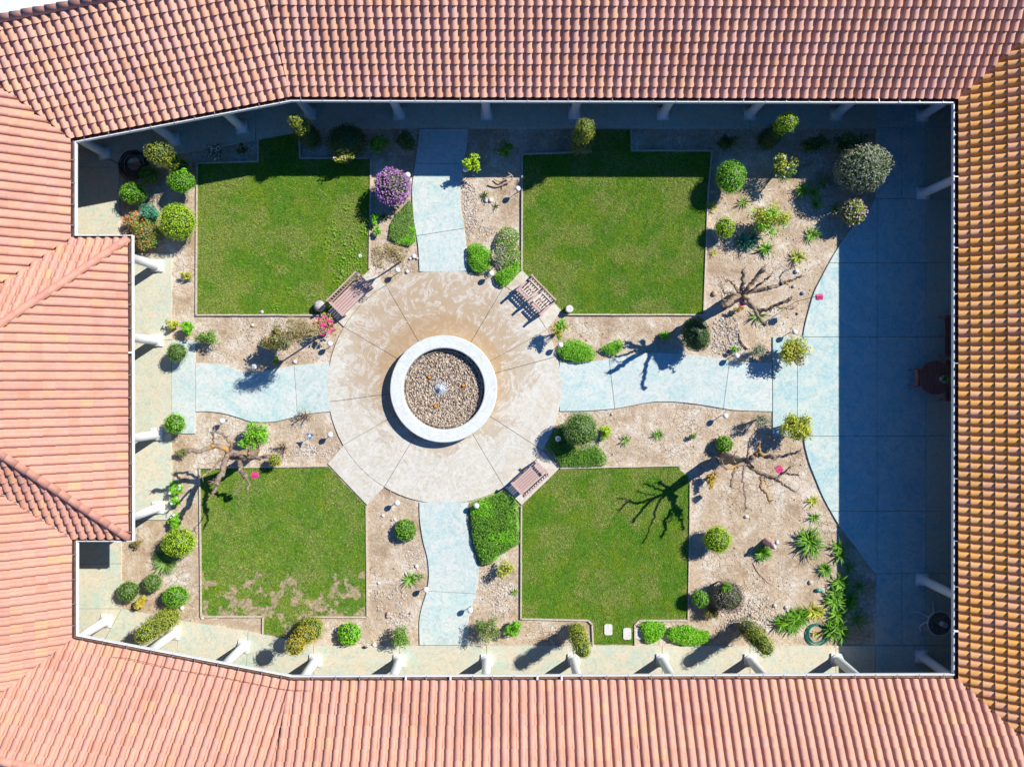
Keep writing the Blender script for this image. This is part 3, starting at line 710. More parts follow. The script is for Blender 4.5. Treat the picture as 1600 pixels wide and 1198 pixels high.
# crumbs of soil and dead leaf bits blown onto the paving
n = 9000; X = rng.uniform(-13.6, 13.4, n); Y = rng.uniform(-9.6, 9.0, n); okp = np.zeros(n, bool)
for poly in PAVED[:-4]: okp |= in_poly(X, Y, [tuple(q) for q in inset(poly, .01)])
okp &= (X < 10.5) & (fbm(X*1.8+3, Y*1.8+70, 4)+rng.normal(0, .07, n) > .60) & (np.hypot(X-fx0, Y-fy0) > 1.95)
X, Y = X[okp], Y[okp]; n = len(X); a = rng.uniform(0, 6.28, n); s_ = rng.uniform(.008, .022, n); c, sn = np.cos(a)*s_, np.sin(a)*s_*.5; z = np.full(n, .056)
Vd = np.stack([np.stack([X+c, Y+sn, z], 1), np.stack([X-sn, Y+c*.5, z+.006], 1), np.stack([X-c, Y-sn, z], 1), np.stack([X+sn, Y-c*.5, z+.004], 1)], 1)
g = Geo(); g.add(Vd.reshape(-1, 3), np.arange(n*4).reshape(-1, 4)); tag(g.build('leaf_bits', m_clod), 'tiny dead leaf bits and soil crumbs lying on the paving', 'leaf litter', kind='stuff')
def patch(pxpoly, n, rmin, rmax, label):
    poly = [G(*p) for p in pxpoly]; xs_ = [p[0] for p in poly]; ys_ = [p[1] for p in poly]
    X = rng.uniform(min(xs_), max(xs_), n*2); Y = rng.uniform(min(ys_), max(ys_), n*2); k = in_poly(X, Y, poly)
    k &= fbm(X*2+9, Y*2, 3)+rng.normal(0, .13, len(X)) > 0.40
    X, Y = X[k][:n], Y[k][:n]; g = Geo(); pebbles(g, X, Y, rng.uniform(rmin, rmax, len(X))**1.0)
    tag(g.build('gravel', m_peb), label, 'gravel', kind='stuff')
patch([(722, 282), (735, 280), (745, 300), (746, 345), (738, 372), (731, 380), (724, 330)], 330, .012, .035, 'strip of pale pebbles along the right edge of the upper path')
patch([(745, 350), (775, 358), (775, 385), (745, 372)], 120, .012, .03, 'loose pebbles above the clipped green mound beside the upper path')
patch([(1115, 498), (1150, 495), (1163, 540), (1150, 556), (1112, 552)], 420, .014, .045, 'patch of grey and tan cobbles right of the dark conical shrub')
patch([(1115, 960), (1150, 938), (1200, 930), (1215, 955), (1195, 1000), (1165, 985), (1120, 988)], 620, .014, .045, 'grey gravel bed beside the purple leaved shrub near the lower walkway')
patch([(585, 920), (640, 915), (650, 955), (640, 980), (590, 975)], 330, .012, .045, 'scattered pebbles left of the lower path above the airy shrub')
patch([(628, 855), (660, 852), (666, 885), (645, 895), (632, 880)], 150, .010, .03, 'scatter of small dark stones between the grassy mound and the lower path')
patch([(748, 900), (800, 898), (808, 940), (790, 965), (750, 955)], 300, .012, .035, 'small stones around the yellowish bush right of the lower path')
patch([(450, 712), (515, 712), (535, 700), (530, 690), (505, 700), (470, 690)], 230, .012, .035, 'loose gravel along the edging above the lower left lawn')
patch([(580, 370), (605, 372), (640, 395), (650, 425), (600, 430), (580, 405)], 260, .008, .025, 'bark chips and small stones in the bed behind the slatted bench')
patch([(380, 495), (470, 495), (500, 540), (490, 565), (420, 575), (390, 560)], 300, .008, .03, 'leaf litter and chips under the bronze shrub and the weeping tree')
patch([(1150, 205), (1300, 205), (1300, 240), (1160, 245)], 300, .010, .03, 'pebbles in the shaded bed behind the white rose')

patch([(1112, 330), (1250, 250), (1300, 330), (1290, 400), (1250, 500), (1120, 500)], 260, .010, .030, 'loose stones scattered over the dry soil of the upper right bed')
patch([(1090, 770), (1200, 770), (1290, 800), (1320, 880), (1230, 930), (1150, 920), (1085, 900)], 260, .010, .028, 'loose stones scattered over the dry soil of the lower right bed')
patch([(930, 655), (1100, 650), (1110, 715), (950, 722)], 130, .008, .024, 'small stones scattered over the strip below the right path')

# ------------------------------------------------------------------ fountain
fx, fy = FOUNT
ft = thing('fountain', 'round white walled fountain filled with pebbles and orange lights at the centre of the plaza', 'fountain', (fx, fy, 0.05))
m_ring = concrete('fountain_wall_concrete', (0.70, 0.72, 0.69), (0.62, 0.72, 0.72), (0.62, 0.60, 0.46), None, 0.3)
g = Geo(); seg = 96
pr = [(1.84, 0), (1.85, .40), (1.84, .435), (1.82, .45), (1.435, .45), (1.415, .44), (1.40, .42), (1.40, 0)]
Vv = [(r*math.cos(2*math.pi*k/seg), r*math.sin(2*math.pi*k/seg), z) for r, z in pr for k in range(seg)]
g.add(Vv, np.array([(i*seg+k, i*seg+(k+1) % seg, (i+1)*seg+(k+1) % seg, (i+1)*seg+k) for i in range(len(pr)-1) for k in range(seg)]))
g.build('basin_wall', m_ring, ft, smooth=False)
g = Geo(); lathe(g, [(1.41, .0), (1.405, .14)], seg=48); g.build('basin_floor', simple('wet_basin_floor', (0.16, 0.12, 0.09), 0.5, 0, .3, 10), ft)
m_fpeb = leafmat('river_pebbles', [(0.34, 0.24, 0.16), (0.62, 0.50, 0.36), (0.22, 0.15, 0.11), (0.52, 0.38, 0.25), (0.74, 0.66, 0.54), (0.42, 0.30, 0.20)], 0.0)
g = Geo(); n = 4200; r = 1.38*np.sqrt(rng.random(n)); a = rng.uniform(0, 6.283, n); pebbles(g, r*np.cos(a), r*np.sin(a), rng.uniform(.018, .032, n), 0.14+rng.uniform(0, .035, n)); pb = g.build('pebbles', m_fpeb, ft); pb['kind'] = 'stuff'
g = Geo(); tube(g, [(1.31*math.cos(t), 1.31*math.sin(t), .215) for t in np.linspace(0, 2*math.pi, 73)], .014, 6, cap=False); g.build('pipe_ring', simple('copper_pipe', (0.48, 0.38, 0.28), .5, .3, .2, 10), ft)
m_or = simple('orange_lamp_glass', (0.85, 0.30, 0.03), 0.3, 0, .1, 10)
for px, py in ((671, 589.5), (724, 602), (680.5, 634.5)):
    x, y = G(px, py, .25); g = Geo(); lathe(g, [(.055, 0), (.055, .03), (.04, .05), (.0, .058)], (x-fx, y-fy, .19), 12); l_ = g.build('light', m_or, ft)
    g = Geo(); lathe(g, [(.075, 0), (.075, .022)], (x-fx, y-fy, .175), 12); g.build('light_rim', m_post, l_)
g = Geo(); n = 1500; r = np.abs(rng.normal(0, .13, n)); a = rng.uniform(0, 6.283, n); x, y = G(689, 607, .3)
m_foam = simple('foaming_water', (0.80, 0.84, 0.88), 0.15, 0, .05, 10)
pebbles(g, x-fx+r*np.cos(a), y-fy+r*np.sin(a), rng.uniform(.005, .012, n), .20+np.maximum(0, .2-r)*rng.random(n)*1.1, flat=1); wj = g.build('water_jet', m_foam, ft); wj['kind'] = 'stuff'

# ------------------------------------------------------------------ benches
def bench(px, py, L, depth, ang, label, style):
    x, y = G(px, py, 0.42)
    t = thing('park_bench', label, 'bench', (x, y, 0.05), ang)
    def part(name, fn):
        g = Geo(); fn(g); return g.build(name, m_wood, t)
    hs = 0.40
    if style == 'slat':
        ns = 6; wd = (depth-0.10)/ns
        for k in range(ns):
            y0 = -depth/2+k*wd+.006; part('seat_slat', lambda g: box(g, -L/2, L/2, y0, y0+wd-.014, hs-.012, hs+.012+(.02 if k == 0 else 0)))
    else:
        for sx in (-1, 1):
            x0, x1 = (-L/2+.03, -.09) if sx < 0 else (.09, L/2-.03)
            part('seat_rail', lambda g: box(g, x0, x1, -depth/2, -depth/2+.09, hs-.015, hs+.015))
            part('seat_rail', lambda g: box(g, x0, x1, depth/2-.17, depth/2-.12, hs-.015, hs+.015))
            for k in range(5):
                xx = x0+(k+.5)*(x1-x0)/5; part('seat_slat', lambda g: box(g, xx-.02, xx+.02, -depth/2+.09, depth/2-.17, hs-.012, hs+.010))
            part('seat_slat', lambda g: box(g, x0, x1, -.03, .02, hs+.011, hs+.024))
    for sx in ((-1, 1) if style == 'slat' else (-1, 0, 1)):
        xx = sx*(L/2-.03)
        part('leg', lambda g: box(g, xx-.028, xx+.028, -depth/2, -depth/2+.06, 0, hs+.21))
        part('leg', lambda g: beam(g, (xx, depth/2-.10, 0), (xx, depth/2-.01, hs+.47), .055, .055))
        part('armrest', lambda g: box(g, xx-.04, xx+.04, -depth/2-.06, depth/2-.06, hs+.211, hs+.24))
        part('side_rail', lambda g: box(g, xx-.02, xx+.02, -depth/2+.06, depth/2-.1, hs-.07, hs-.014))
    secs = [(-L/2+.06, L/2-.06)] if style == 'slat' else [(-L/2+.06, -.05), (.05, L/2-.06)]
    yb = depth/2-.03
    for x0, x1 in secs:
        part('back_rail', lambda g: box(g, x0, x1, yb-.01, yb+.035, hs+.42, hs+.47)); part('back_rail', lambda g: box(g, x0, x1, yb-.06, yb-.02, hs+.10, hs+.15))
        nn = int((x1-x0)/.10)
        for k in range(nn):
            xx = x0+(k+.5)*(x1-x0)/nn
            part('back_slat', lambda g: beam(g, (xx, yb-.04, hs+.14), (xx, yb+.01, hs+.43), .045, .016))
    return t
bench(548.5, 460, 1.42, .66, math.radians(45), 'weathered slatted bench at the corner of the upper left lawn, dappled with leaf shadow', 'slat')
bench(838, 462, 1.20, .68, math.radians(-46), 'two seat wooden bench with open slats and middle arm beside the upper right lawn', 'double')
bench(828.5, 747, 1.16, .60, math.radians(222.5), 'pinkish slatted wooden bench at the corner of the lower right lawn', 'slat')
# bench in shade under the east eave (faces the garden)
def shade_bench(px, y0, y1, label):
    xa, ya = G(px, y0, .45); xb, yb = G(px, y1, .45); L = ya-yb; t = thing('park_bench', label, 'bench', (xa+.25, (ya+yb)/2, .05), math.radians(-90))
    def part(name, fn): g = Geo(); fn(g); g.build(name, m_darkwood, t)
    for k in range(5): part('seat_slat', lambda g: box(g, -L/2, L/2, -.25+k*.1, -.25+k*.1+.085, .40, .425))
    for sx in (-1, 0, 1):
        xx = sx*(L/2-.03)
        part('leg', lambda g: box(g, xx-.03, xx+.03, -.24, -.18, 0, .62)); part('leg', lambda g: box(g, xx-.03, xx+.03, .22, .28, 0, .85)); part('armrest', lambda g: box(g, xx-.035, xx+.035, -.38, .22, .621, .65))
    for k in range(4): part('back_slat', lambda g: box(g, -L/2+.03, L/2-.03, .282, .30, .47+k*.1, .55+k*.1))
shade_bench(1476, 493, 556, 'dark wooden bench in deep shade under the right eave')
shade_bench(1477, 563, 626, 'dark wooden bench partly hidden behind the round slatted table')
# round slatted table + plant pot
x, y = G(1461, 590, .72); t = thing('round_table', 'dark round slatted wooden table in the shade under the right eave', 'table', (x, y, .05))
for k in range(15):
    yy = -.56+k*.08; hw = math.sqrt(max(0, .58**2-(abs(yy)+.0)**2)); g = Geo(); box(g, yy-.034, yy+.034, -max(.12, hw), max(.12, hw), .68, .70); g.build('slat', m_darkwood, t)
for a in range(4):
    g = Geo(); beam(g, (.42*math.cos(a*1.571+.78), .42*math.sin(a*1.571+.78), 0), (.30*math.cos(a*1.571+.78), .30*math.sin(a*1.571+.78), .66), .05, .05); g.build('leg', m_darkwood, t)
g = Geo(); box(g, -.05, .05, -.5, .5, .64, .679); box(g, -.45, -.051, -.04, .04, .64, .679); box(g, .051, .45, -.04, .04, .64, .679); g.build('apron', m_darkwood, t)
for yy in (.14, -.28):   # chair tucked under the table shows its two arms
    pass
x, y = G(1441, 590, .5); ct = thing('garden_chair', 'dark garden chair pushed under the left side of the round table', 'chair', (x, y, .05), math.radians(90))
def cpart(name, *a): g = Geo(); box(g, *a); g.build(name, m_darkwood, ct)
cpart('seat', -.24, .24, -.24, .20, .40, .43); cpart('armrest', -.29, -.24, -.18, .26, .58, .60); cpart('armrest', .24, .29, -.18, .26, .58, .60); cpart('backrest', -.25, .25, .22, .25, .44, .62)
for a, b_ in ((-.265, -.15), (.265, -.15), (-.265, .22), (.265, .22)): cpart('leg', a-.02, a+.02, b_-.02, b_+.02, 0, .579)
x, y = G(1474, 592, .85); pt_t = thing('plant_pot', 'white pot with a leafy plant standing on the round slatted table', 'plant pot', (x, y, .751))
g = Geo(); lathe(g, [(.08, 0), (.13, .16), (.14, .17), (.12, .165), (.11, .14)], seg=20); g.build('pot', m_white, pt_t)
# glass table with white metal frame
x, y = G(1467, 973, .7); t = thing('glass_table', 'round dark glass table with white rim and scrolled legs in the shaded corner', 'table', (x, y, .05))
m_tglass = simple('tinted_table_glass', (0.30, 0.33, 0.36), 0.06, 0, .05, 3); m_tglass.node_tree.nodes['Principled BSDF'].inputs['Transmission Weight'].default_value = 0.95
g = Geo(); lathe(g, [(.40, 0), (.40, .012)], (0, 0, .69), 40); g.build('glass_top', m_tglass, t)
g = Geo(); tube(g, [(.41*math.cos(a), .41*math.sin(a), .70) for a in np.linspace(0, 6.2832, 49)], .013, 8, cap=False); g.build('rim', m_white, t)
for k, a in enumerate((0.7, 2.3, 3.6, 5.3)):
    pts = [(.40, .68), (.28, .60), (.10, .45), (.12, .25), (.36, .04), (.50, .02), (.56, .06)]; pts = catmull([(r*math.cos(a+.1*i), r*math.sin(a+.1*i), z) for i, (r, z) in enumerate(pts)], 5)
    g = Geo(); tube(g, pts, .018, 7); g.build('leg', m_white, t)
for k, (a0, ox, oy, fl) in enumerate(((.6, -.16, .12, 1), (-.7, .12, .03, -1), (-.6, -.14, -.14, 1))):
    pts = [(u*.16*math.cos(a0)-.05*fl*math.sin(5*u)*math.sin(a0)+ox, u*.16*math.sin(a0)+.05*fl*math.sin(5*u)*math.cos(a0)+oy, .66) for u in np.linspace(-1, 1, 14)]
    g = Geo(); tube(g, pts, .024, 7); g.build('scroll_brace', m_white, t)
g = Geo(); lathe(g, [(.05, 0), (.09, .03), (.07, .10), (.10, .22), (.08, .23)], (.05, .02, .703), 16); x, y = G(1470, 972, .8)
vz = g.build('vase', simple('grey_ceramic', (.4, .45, .5), .4), None); vz.location = G3(1467, 973, .7)*1; vz.location.z = .052; tag(vz, 'small grey vase standing on the glass table', 'vase')

# ------------------------------------------------------------------ lamps
def lamp(px, py, label, r=4.4, z=.47):
    x, y = G(px, py, z); t = thing('globe_lamp', label, 'lamp', (x, y, 0), 0, 'white globe lamps on stakes in the beds'); R = M(r, z)
    g = Geo(); Vi, Fi = ICO3; g.add(Vi*R+np.array((0, 0, z)), Fi); g.build('globe', m_globe, t, smooth=True)
    g = Geo(); tube(g, [(0, 0, -.02), (0, 0, z-R-.03)], .012, 8); g.build('post', m_post, t)
    g = Geo(); lathe(g, [(.02, 0), (.045, .01), (.045, .045), (.02, .05)], (0, 0, z-R-.03), 12); g.build('collar', m_post, t)
for a in ((637, 273.5, 'globe lamp touching the purple flowering bush beside the upper path'), (621, 422, 'globe lamp between the slatted bench and the upper path'),
          (515.5, 537, 'globe lamp beside the magenta flowers left of the plaza'), (397, 573, 'globe lamp at the upper edge of the left path in tree shadow'),
          (767.5, 427.5, 'globe lamp between the two green mounds at the top of the plaza'), (875.5, 539, 'globe lamp at the left end of the green bush above the right path'),
          (1151, 555.5, 'globe lamp by the upper edge of the right path near the silvery bush'), (1133.5, 650, 'globe lamp in the bare bed below the right path'),
          (872, 685.5, 'globe lamp over ground cover beside the big clipped ball right of the plaza'), (516, 679, 'globe lamp in the bed below the left path next to the plaza'),
          (620.5, 785.5, 'globe lamp below the plaza left of the lower path'), (744.5, 790, 'globe lamp on the corner of the large green hedge below the plaza'),
          (347, 657.5, 'globe lamp below the left path above the gnarled tree'), (665.5, 921, 'globe lamp at the left edge of the lower path beside the aloes'),
          (734.5, 953, 'globe lamp at the right edge of the lower path'), (727, 264.5, 'globe lamp half hidden under the bright shrub right of the upper path'),
          (809, 295, 'globe lamp in shade left of the upper right lawn'), (1241.5, 518.5, 'globe lamp just above the yellow green shrub on the apron corner')):
    lamp(*a)

# ------------------------------------------------------------------ pots, drums, ornaments
x, y = G(890, 482.5, .3); g = Geo(); lathe(g, [(.12, 0), (.13, .02), (.13, .27), (.12, .285), (.03, .287), (.028, .27), (.0, .27)], seg=28)
tag(g.build('garden_drum', m_plastic, loc=(x, y, .03)), 'white round drum standing on the lawn corner by the two seat bench', 'drum')
x, y = G(499, 478, .25); g = Geo(); lump(g, (0, 0, .2), .2, 0, 3, .06); tag(g.build('stone_ball', simple('mottled_stone', (.50, .46, .44), .85, 0, .35, 18), loc=(x, y, .02), smooth=True), 'mottled grey stone ball at the left end of the slatted bench', 'stone ball')
for px, py, w_, h_, lb in ((950.5, 983, 12.5, 17, 'white stepping stone on the grass, left one of the two beside the lower walkway'), (980, 989.5, 12.5, 18, 'white stepping stone on the grass, closest to the edging corner'),
                           (999.5, 989, 13, 18, 'white stepping stone in the bed half covered by the leafy clump')):
    x, y = G(px, py, .05); a, b_ = M(w_)/2, M(h_)/2; c = .04; g = Geo()
    prism(g, [(-a+c, -b_), (a-c, -b_), (a, -b_+c), (a, b_-c), (a-c, b_), (-a+c, b_), (-a, b_-c), (-a, -b_+c)], 0, .045); tag(g.build('stepping_stone', m_plastic, loc=(x, y, .025)), lb, 'stepping stone')
# magenta feeder boxes: two in trees, one on a hook, one in the lower right tree
def feeder(px, py, z, label, rot, hook=False, s=.085, strap=None):
    x, y = G(px, py, z); t = thing('bird_feeder', label, 'bird feeder', (x, y, z), rot)
    g = Geo(); box(g, -s, s, -s, s, -.10, .03); g.build('box', m_pink, t)
    g = Geo(); g.add([(-s-.02, -s-.02, .031), (s+.02, -s-.02, .031), (s+.02, s+.02, .031), (-s-.02, s+.02, .031), (-s-.02, 0, .075), (s+.02, 0, .075)], [np.array([(0, 1, 5, 4), (2, 3, 4, 5)]), np.array([(0, 4, 3), (1, 2, 5)]), np.array([(0, 3, 2, 1)])]); g.build('lid', m_pink, t)
    g = Geo(); tube(g, [(0, 0, .07), (0.01, 0, .22)], .005, 5); g.build('hanger', m_post, t)
    if hook:
        t2 = thing('shepherd_hook', 'thin black hooked garden stake carrying the pink box near the patio curve', 'garden stake', (x-.30, y-.03, 0))
        g = Geo(); tube(g, catmull([(0, 0, -.02), (0, 0, .8), (0, 0, z+.15), (.05, 0, z+.27), (.20, .02, z+.30), (.30, .03, z+.22)], 5), .009, 6); g.build('rod', m_post, t2)
feeder(1280, 464, 1.25, 'magenta box hanging over the pale edge of the patio curve', .1, True)
feeder(1161, 472, 2.3, 'magenta box hanging beneath the branches of the upper right bare tree', .2, s=.095)
feeder(1217, 733, 2.3, 'magenta box hanging beside the bare limbs of the lower right tree', .6, s=.085)
feeder(398.5, 742, 1.9, 'pink box hanging from the gnarled tree above the lower left lawn', .3, s=.085)
# bird ornament on a stake
x, y = G(484, 680.5, .55); t = thing('bird_ornament', 'small white and blue garden bird on a stake in the bed below the left path', 'ornament', (x, y, 0), .6)
m_blue = simple('blue_paint', (.05, .25, .50), .5); m_yel = simple('yellow_paint', (.7, .5, .08), .5)
g = Geo(); lump(g, (0, 0, .55), (.10, .05, .05), 0, 2, .02); g.build('body', m_white, t, smooth=True)
g = Geo(); lump(g, (.10, 0, .60), .038, 0, 2, .02); g.build('head', m_blue, t, smooth=True)
for s in (-1, 1): g = Geo(); g.add([(.05, s*.04, .575), (-.06, s*.04, .575), (-.09, s*.12, .59), (.0, s*.11, .60), (.05, s*.04, .585), (-.06, s*.04, .585)], [np.array([(0, 1, 2, 3), (4, 3, 2, 5)])]); g.build('wing', m_blue, t)
g = Geo(); box(g, .13, .165, -.008, .008, .592, .604); g.build('beak', m_yel, t); g = Geo(); tube(g, [(0, 0, -.02), (0, 0, .51)], .008, 6); g.build('stake', m_post, t)
# statue
bx, by = G(1197, 846); t = thing('garden_statue', 'pale pink and white robed statue behind the green tuft in the lower right bed', 'statue', (bx, by, 0), .5)
m_st = simple('faded_pink_statue', (.55, .36, .33), .8, 0, .3, 10)
g = Geo(); lathe(g, [(.13, 0), (.14, .05), (.115, .2), (.085, .42), (.075, .50), (.10, .58), (.105, .66), (.06, .72), (.035, .74)], seg=18); g.build('robe', m_st, t, smooth=True)
g = Geo(); lump(g, (0, 0, .80), (.06, .065, .075), 0, 2, .03); lump(g, (.055, 0, .80), (.015, .012, .02), 0, 1, 0); g.build('head', m_white, t, smooth=True)
for s in (-1, 1): g = Geo(); tube(g, [(0, s*.10, .65), (.06, s*.12, .55), (.12, s*.04, .56)], [.035, .03, .022], 8); g.build('arm', m_st, t, smooth=True)
# teal glass ornament and small post lamp
x, y = G(1281, 923, .12); t = thing('teal_ornament', 'teal glass teardrop lying on the soil beside the strap leaved clump', 'ornament', (x, y, .06), -.3)
g = Geo(); tube(g, [(-.12, 0, 0), (-.10, 0, 0), (-.04, 0, .01), (.03, 0, .01), (.08, 0, .01), (.14, 0, .0)], [.01, .045, .065, .055, .025, .01], 12); g.build('bulb', simple('teal_glaze', (.03, .30, .26), .25), t, smooth=True)
g = Geo(); tube(g, [(.14, 0, 0), (.20, 0, .0)], .018, 8); g.build('neck', m_plastic, t)

# hoses
def coil(px, py, r_out, r_in, loops, mat, label, tr=.011, tail=None, z0=0.015):
    x, y = G(px, py); pts = []; N = loops*26
    for i in range(N):
        a = 2*math.pi*i/26; l = i//26
        r = r_in+(r_out-r_in)*(0.5+0.5*math.sin(l*2.4))*1.0; r *= 1+.03*math.sin(a*2+l)
        ox, oy = .03*math.sin(l*1.9), .03*math.cos(l*2.7)
        pts.append((r*math.cos(a)+ox, r*math.sin(a)+oy, z0+.006*(l % 4)+.004*math.sin(a*3+l)))
    if tail: pts += tail
    g = Geo(); tube(g, pts, tr, 6); return tag(g.build('garden_hose', mat, loc=(x, y, .0)), label, 'hose')
coil(211, 258, M(23), M(11), 11, m_black, 'coiled black garden hose in the shaded upper left corner', .012, [(-.6, .05, .06), (-.9, .2, .06)], .06)
coil(1276.5, 990, M(17.5), M(13), 7, m_greenhose, 'coiled green garden hose beside the strap leaved clump near the lower walkway', .014)

# ------------------------------------------------------------------ bare pruned trees
def limb(parent, name, pts, r0, r1, knob=0.0):
    P = catmull([tuple(G3(*p)) for p in pts], 6); n = len(P)
    rad = [(r0+(r1-r0)*i/(n-1))*(0.84 if name == 'branch' else 1)*random.uniform(.9, 1.12) for i in range(n)]
    for i in range(1, n-1): P[i] = P[i]+rng.normal(0, .018, 3)
    if knob:
        rad[-1] *= knob*.8; rad[-2] *= knob; 
        if n > 4: rad[-3] *= (1+knob)/2
    g = Geo(); tube(g, [tuple(p) for p in P], rad, 10, 0, .10)
    return g.build(name, m_bark, parent, smooth=True)
def twigs(parent, px, py, z, n=4, L=.22):
    g = Geo(); c = G3(px, py, z)
    for k in range(n):
        d = Vector((random.gauss(0, 1), random.gauss(0, 1), random.uniform(.2, 1))).normalized()*L*random.uniform(.5, 1)
        tube(g, [c, c+d*.5+Vector((0, 0, .01)), c+d], [.013, .009, .005], 5)
    g.build('twig', m_bark, parent)
def tree(base, label, trunk, tr, limbs):
    b = G3(*base); t = thing('bare_tree', label, 'tree', b); 
    P = [G3(*base)]+[G3(*p) for p in trunk]
    def loc(o): o.location = -b
    loc(limb(t, 'trunk', [(base[0], base[1], -.05)]+trunk, tr[0], tr[1]))
    for pts, r0, r1, kn in limbs:
        o_ = limb(t, 'branch', pts, r0, r1, kn); loc(o_)
        if kn: twigs(t, *pts[-1], n=5, L=.20); loc(t.children[-1])
        if r0 > .05 and len(pts) > 2: twigs(t, *pts[len(pts)//2], n=2, L=.26); loc(t.children[-1])
    return t
f = (1157, 461, 2.7)
tree((1137, 473), 'pruned bare tree with orange lichened limbs in the upper right bed', [(1141, 470, .8), (1149, 466, 1.8), f], (.20, .12), [
    ([f, (1150, 449, 3.0), (1141, 440, 3.2), (1134, 438, 3.4)], .055, .025, 1.5), ([f, (1160, 447, 3.0), (1162, 430, 3.3), (1161, 423, 3.4)], .075, .05, 1.5),
    ([f, (1168, 450, 3.0), (1180, 437, 3.2), (1194, 418, 3.5)], .085, .06, 1.6), ([f, (1176, 452, 3.0), (1190, 442, 3.2), (1202, 433, 3.4)], .05, .03, 1.4),
    ([f, (1180, 455, 2.8), (1200, 450, 3.0), (1218, 445, 3.1), (1232, 441, 3.2)], .085, .055, 1.4), ([(1218, 445, 3.1), (1220, 430, 3.2), (1238, 417, 3.3)], .035, .02, 1.2), ([(1230, 441, 3.2), (1240, 436, 3.3), (1251, 433, 3.4)], .04, .025, 1.2),
    ([f, (1166, 474, 2.7), (1185, 484, 2.9), (1203, 482, 3.1), (1218, 474, 3.3), (1236, 467, 3.5)], .08, .05, 1.5), ([(1215, 480, 3.1), (1228, 481, 3.2), (1239, 483, 3.3)], .03, .018, 1),
    ([f, (1168, 467, 2.9), (1178, 483, 3.2), (1187, 498, 3.4), (1195, 507, 3.5)], .08, .055, 1.5), ([f, (1147, 458, 2.9), (1139, 457, 3.1), (1131, 457, 3.2)], .06, .035, 1.4), ([(1131, 457, 3.2), (1127, 447, 3.3)], .022, .014, 1),
    ([f, (1148, 465, 3.0), (1140, 472, 3.3), (1133, 478, 3.5)], .10, .085, 1.3), ([(1136, 470, 3.1), (1129, 468, 3.2), (1128, 461, 3.25)], .02, .012, 1)])
f = (1166, 722, 2.3)
tree((1130, 716), 'wide spreading bare tree casting its branching shadow on the lower right lawn', [(1136, 716, .7), (1150, 719, 1.6), f], (.21, .13), [
    ([f, (1176, 714, 2.5), (1184, 708, 2.6), (1196, 713, 2.7), (1208, 712, 2.9)], .11, .075, 1.4), ([(1186, 708, 2.6), (1186, 696, 2.8), (1186, 689, 2.9)], .055, .04, 1.5),
    ([(1207, 712, 2.9), (1222, 713, 3.0), (1235, 709, 3.2), (1250, 705, 3.4)], .06, .035, 1.3), ([(1206, 712, 2.9), (1212, 717, 3.0)], .05, .04, 1.6), ([(1168, 718, 2.4), (1169, 706, 2.7), (1169, 690, 3.0)], .04, .025, 1.4),
    ([f, (1180, 734, 2.4), (1196, 743, 2.6), (1212, 748, 2.8)], .10, .075, 1.0), ([(1210, 748, 2.8), (1224, 740, 2.9), (1236, 741, 3.1), (1246, 742, 3.2)], .055, .03, 1.3), ([(1224, 740, 2.9), (1232, 731, 3.1), (1236, 729, 3.1)], .03, .02, 1.3),
    ([(1211, 749, 2.8), (1225, 757, 2.9), (1243, 768, 3.1)], .06, .03, 1.4), ([(1192, 741, 2.55), (1190, 754, 2.7), (1189, 762, 2.8), (1198, 772, 2.9), (1203, 783, 3.1)], .06, .045, 1.4), ([(1193, 746, 2.6), (1201, 760, 2.8)], .03, .018, 1),
    ([f, (1162, 734, 2.5), (1161, 752, 2.6), (1164, 772, 2.8), (1165, 794, 3.0)], .05, .022, 1.5), ([f, (1152, 728, 2.5), (1147, 736, 2.6), (1144, 748, 2.8), (1141, 760, 2.9)], .07, .04, 1.4),
    ([(1152, 728, 2.5), (1136, 731, 2.7), (1126, 728, 2.8), (1116, 740, 2.9)], .055, .03, 1.3), ([(1130, 729, 2.75), (1128, 720, 2.9), (1124, 716, 3.0)], .03, .018, 1.2), ([(1148, 725, 2.4), (1146, 714, 2.7), (1150, 706, 2.9)], .025, .012, 1)])
f = (358, 709, 2.2)
tree((398, 704), 'gnarled stubby bare tree leaning over the corner of the lower left lawn', [(392, 708, .7), (378, 711, 1.5), f], (.19, .15), [
    ([f, (350, 700, 2.4), (337, 697, 2.5), (325, 700, 2.7), (310, 705, 2.9), (293, 703, 3.0)], .10, .07, 1.3), ([(334, 697, 2.5), (333, 686, 2.7), (332, 675, 2.9)], .035, .03, 1.7),
    ([f, (362, 695, 2.4), (352, 683, 2.6), (341, 675, 2.8), (336, 673, 2.9)], .06, .03, 1.3), ([f, (346, 718, 2.4), (335, 730, 2.6), (322, 740, 2.8), (316, 745, 2.9)], .05, .03, 1.4),
    ([f, (351, 722, 2.4), (348, 736, 2.5), (341, 748, 2.7), (334, 752, 2.8)], .115, .09, 1.4), ([(342, 747, 2.65), (338, 760, 2.8), (332, 771, 2.9)], .065, .055, 1.2),
    ([(366, 709, 2.1), (374, 722, 2.4), (376, 734, 2.6), (384, 746, 2.8)], .085, .065, 1.5), ([(384, 746, 2.8), (389, 756, 2.9), (386, 767, 3.0)], .04, .03, 1.4), ([(381, 754, 2.85), (372, 763, 2.9), (369, 771, 3.0)], .02, .012, 1),
    ([f, (372, 712, 2.4), (390, 714, 2.6), (405, 715, 2.8), (420, 711, 2.9)], .085, .05, 1.4), ([(389, 713, 2.6), (390, 704, 2.8), (391, 697, 2.9)], .045, .035, 1.2)])

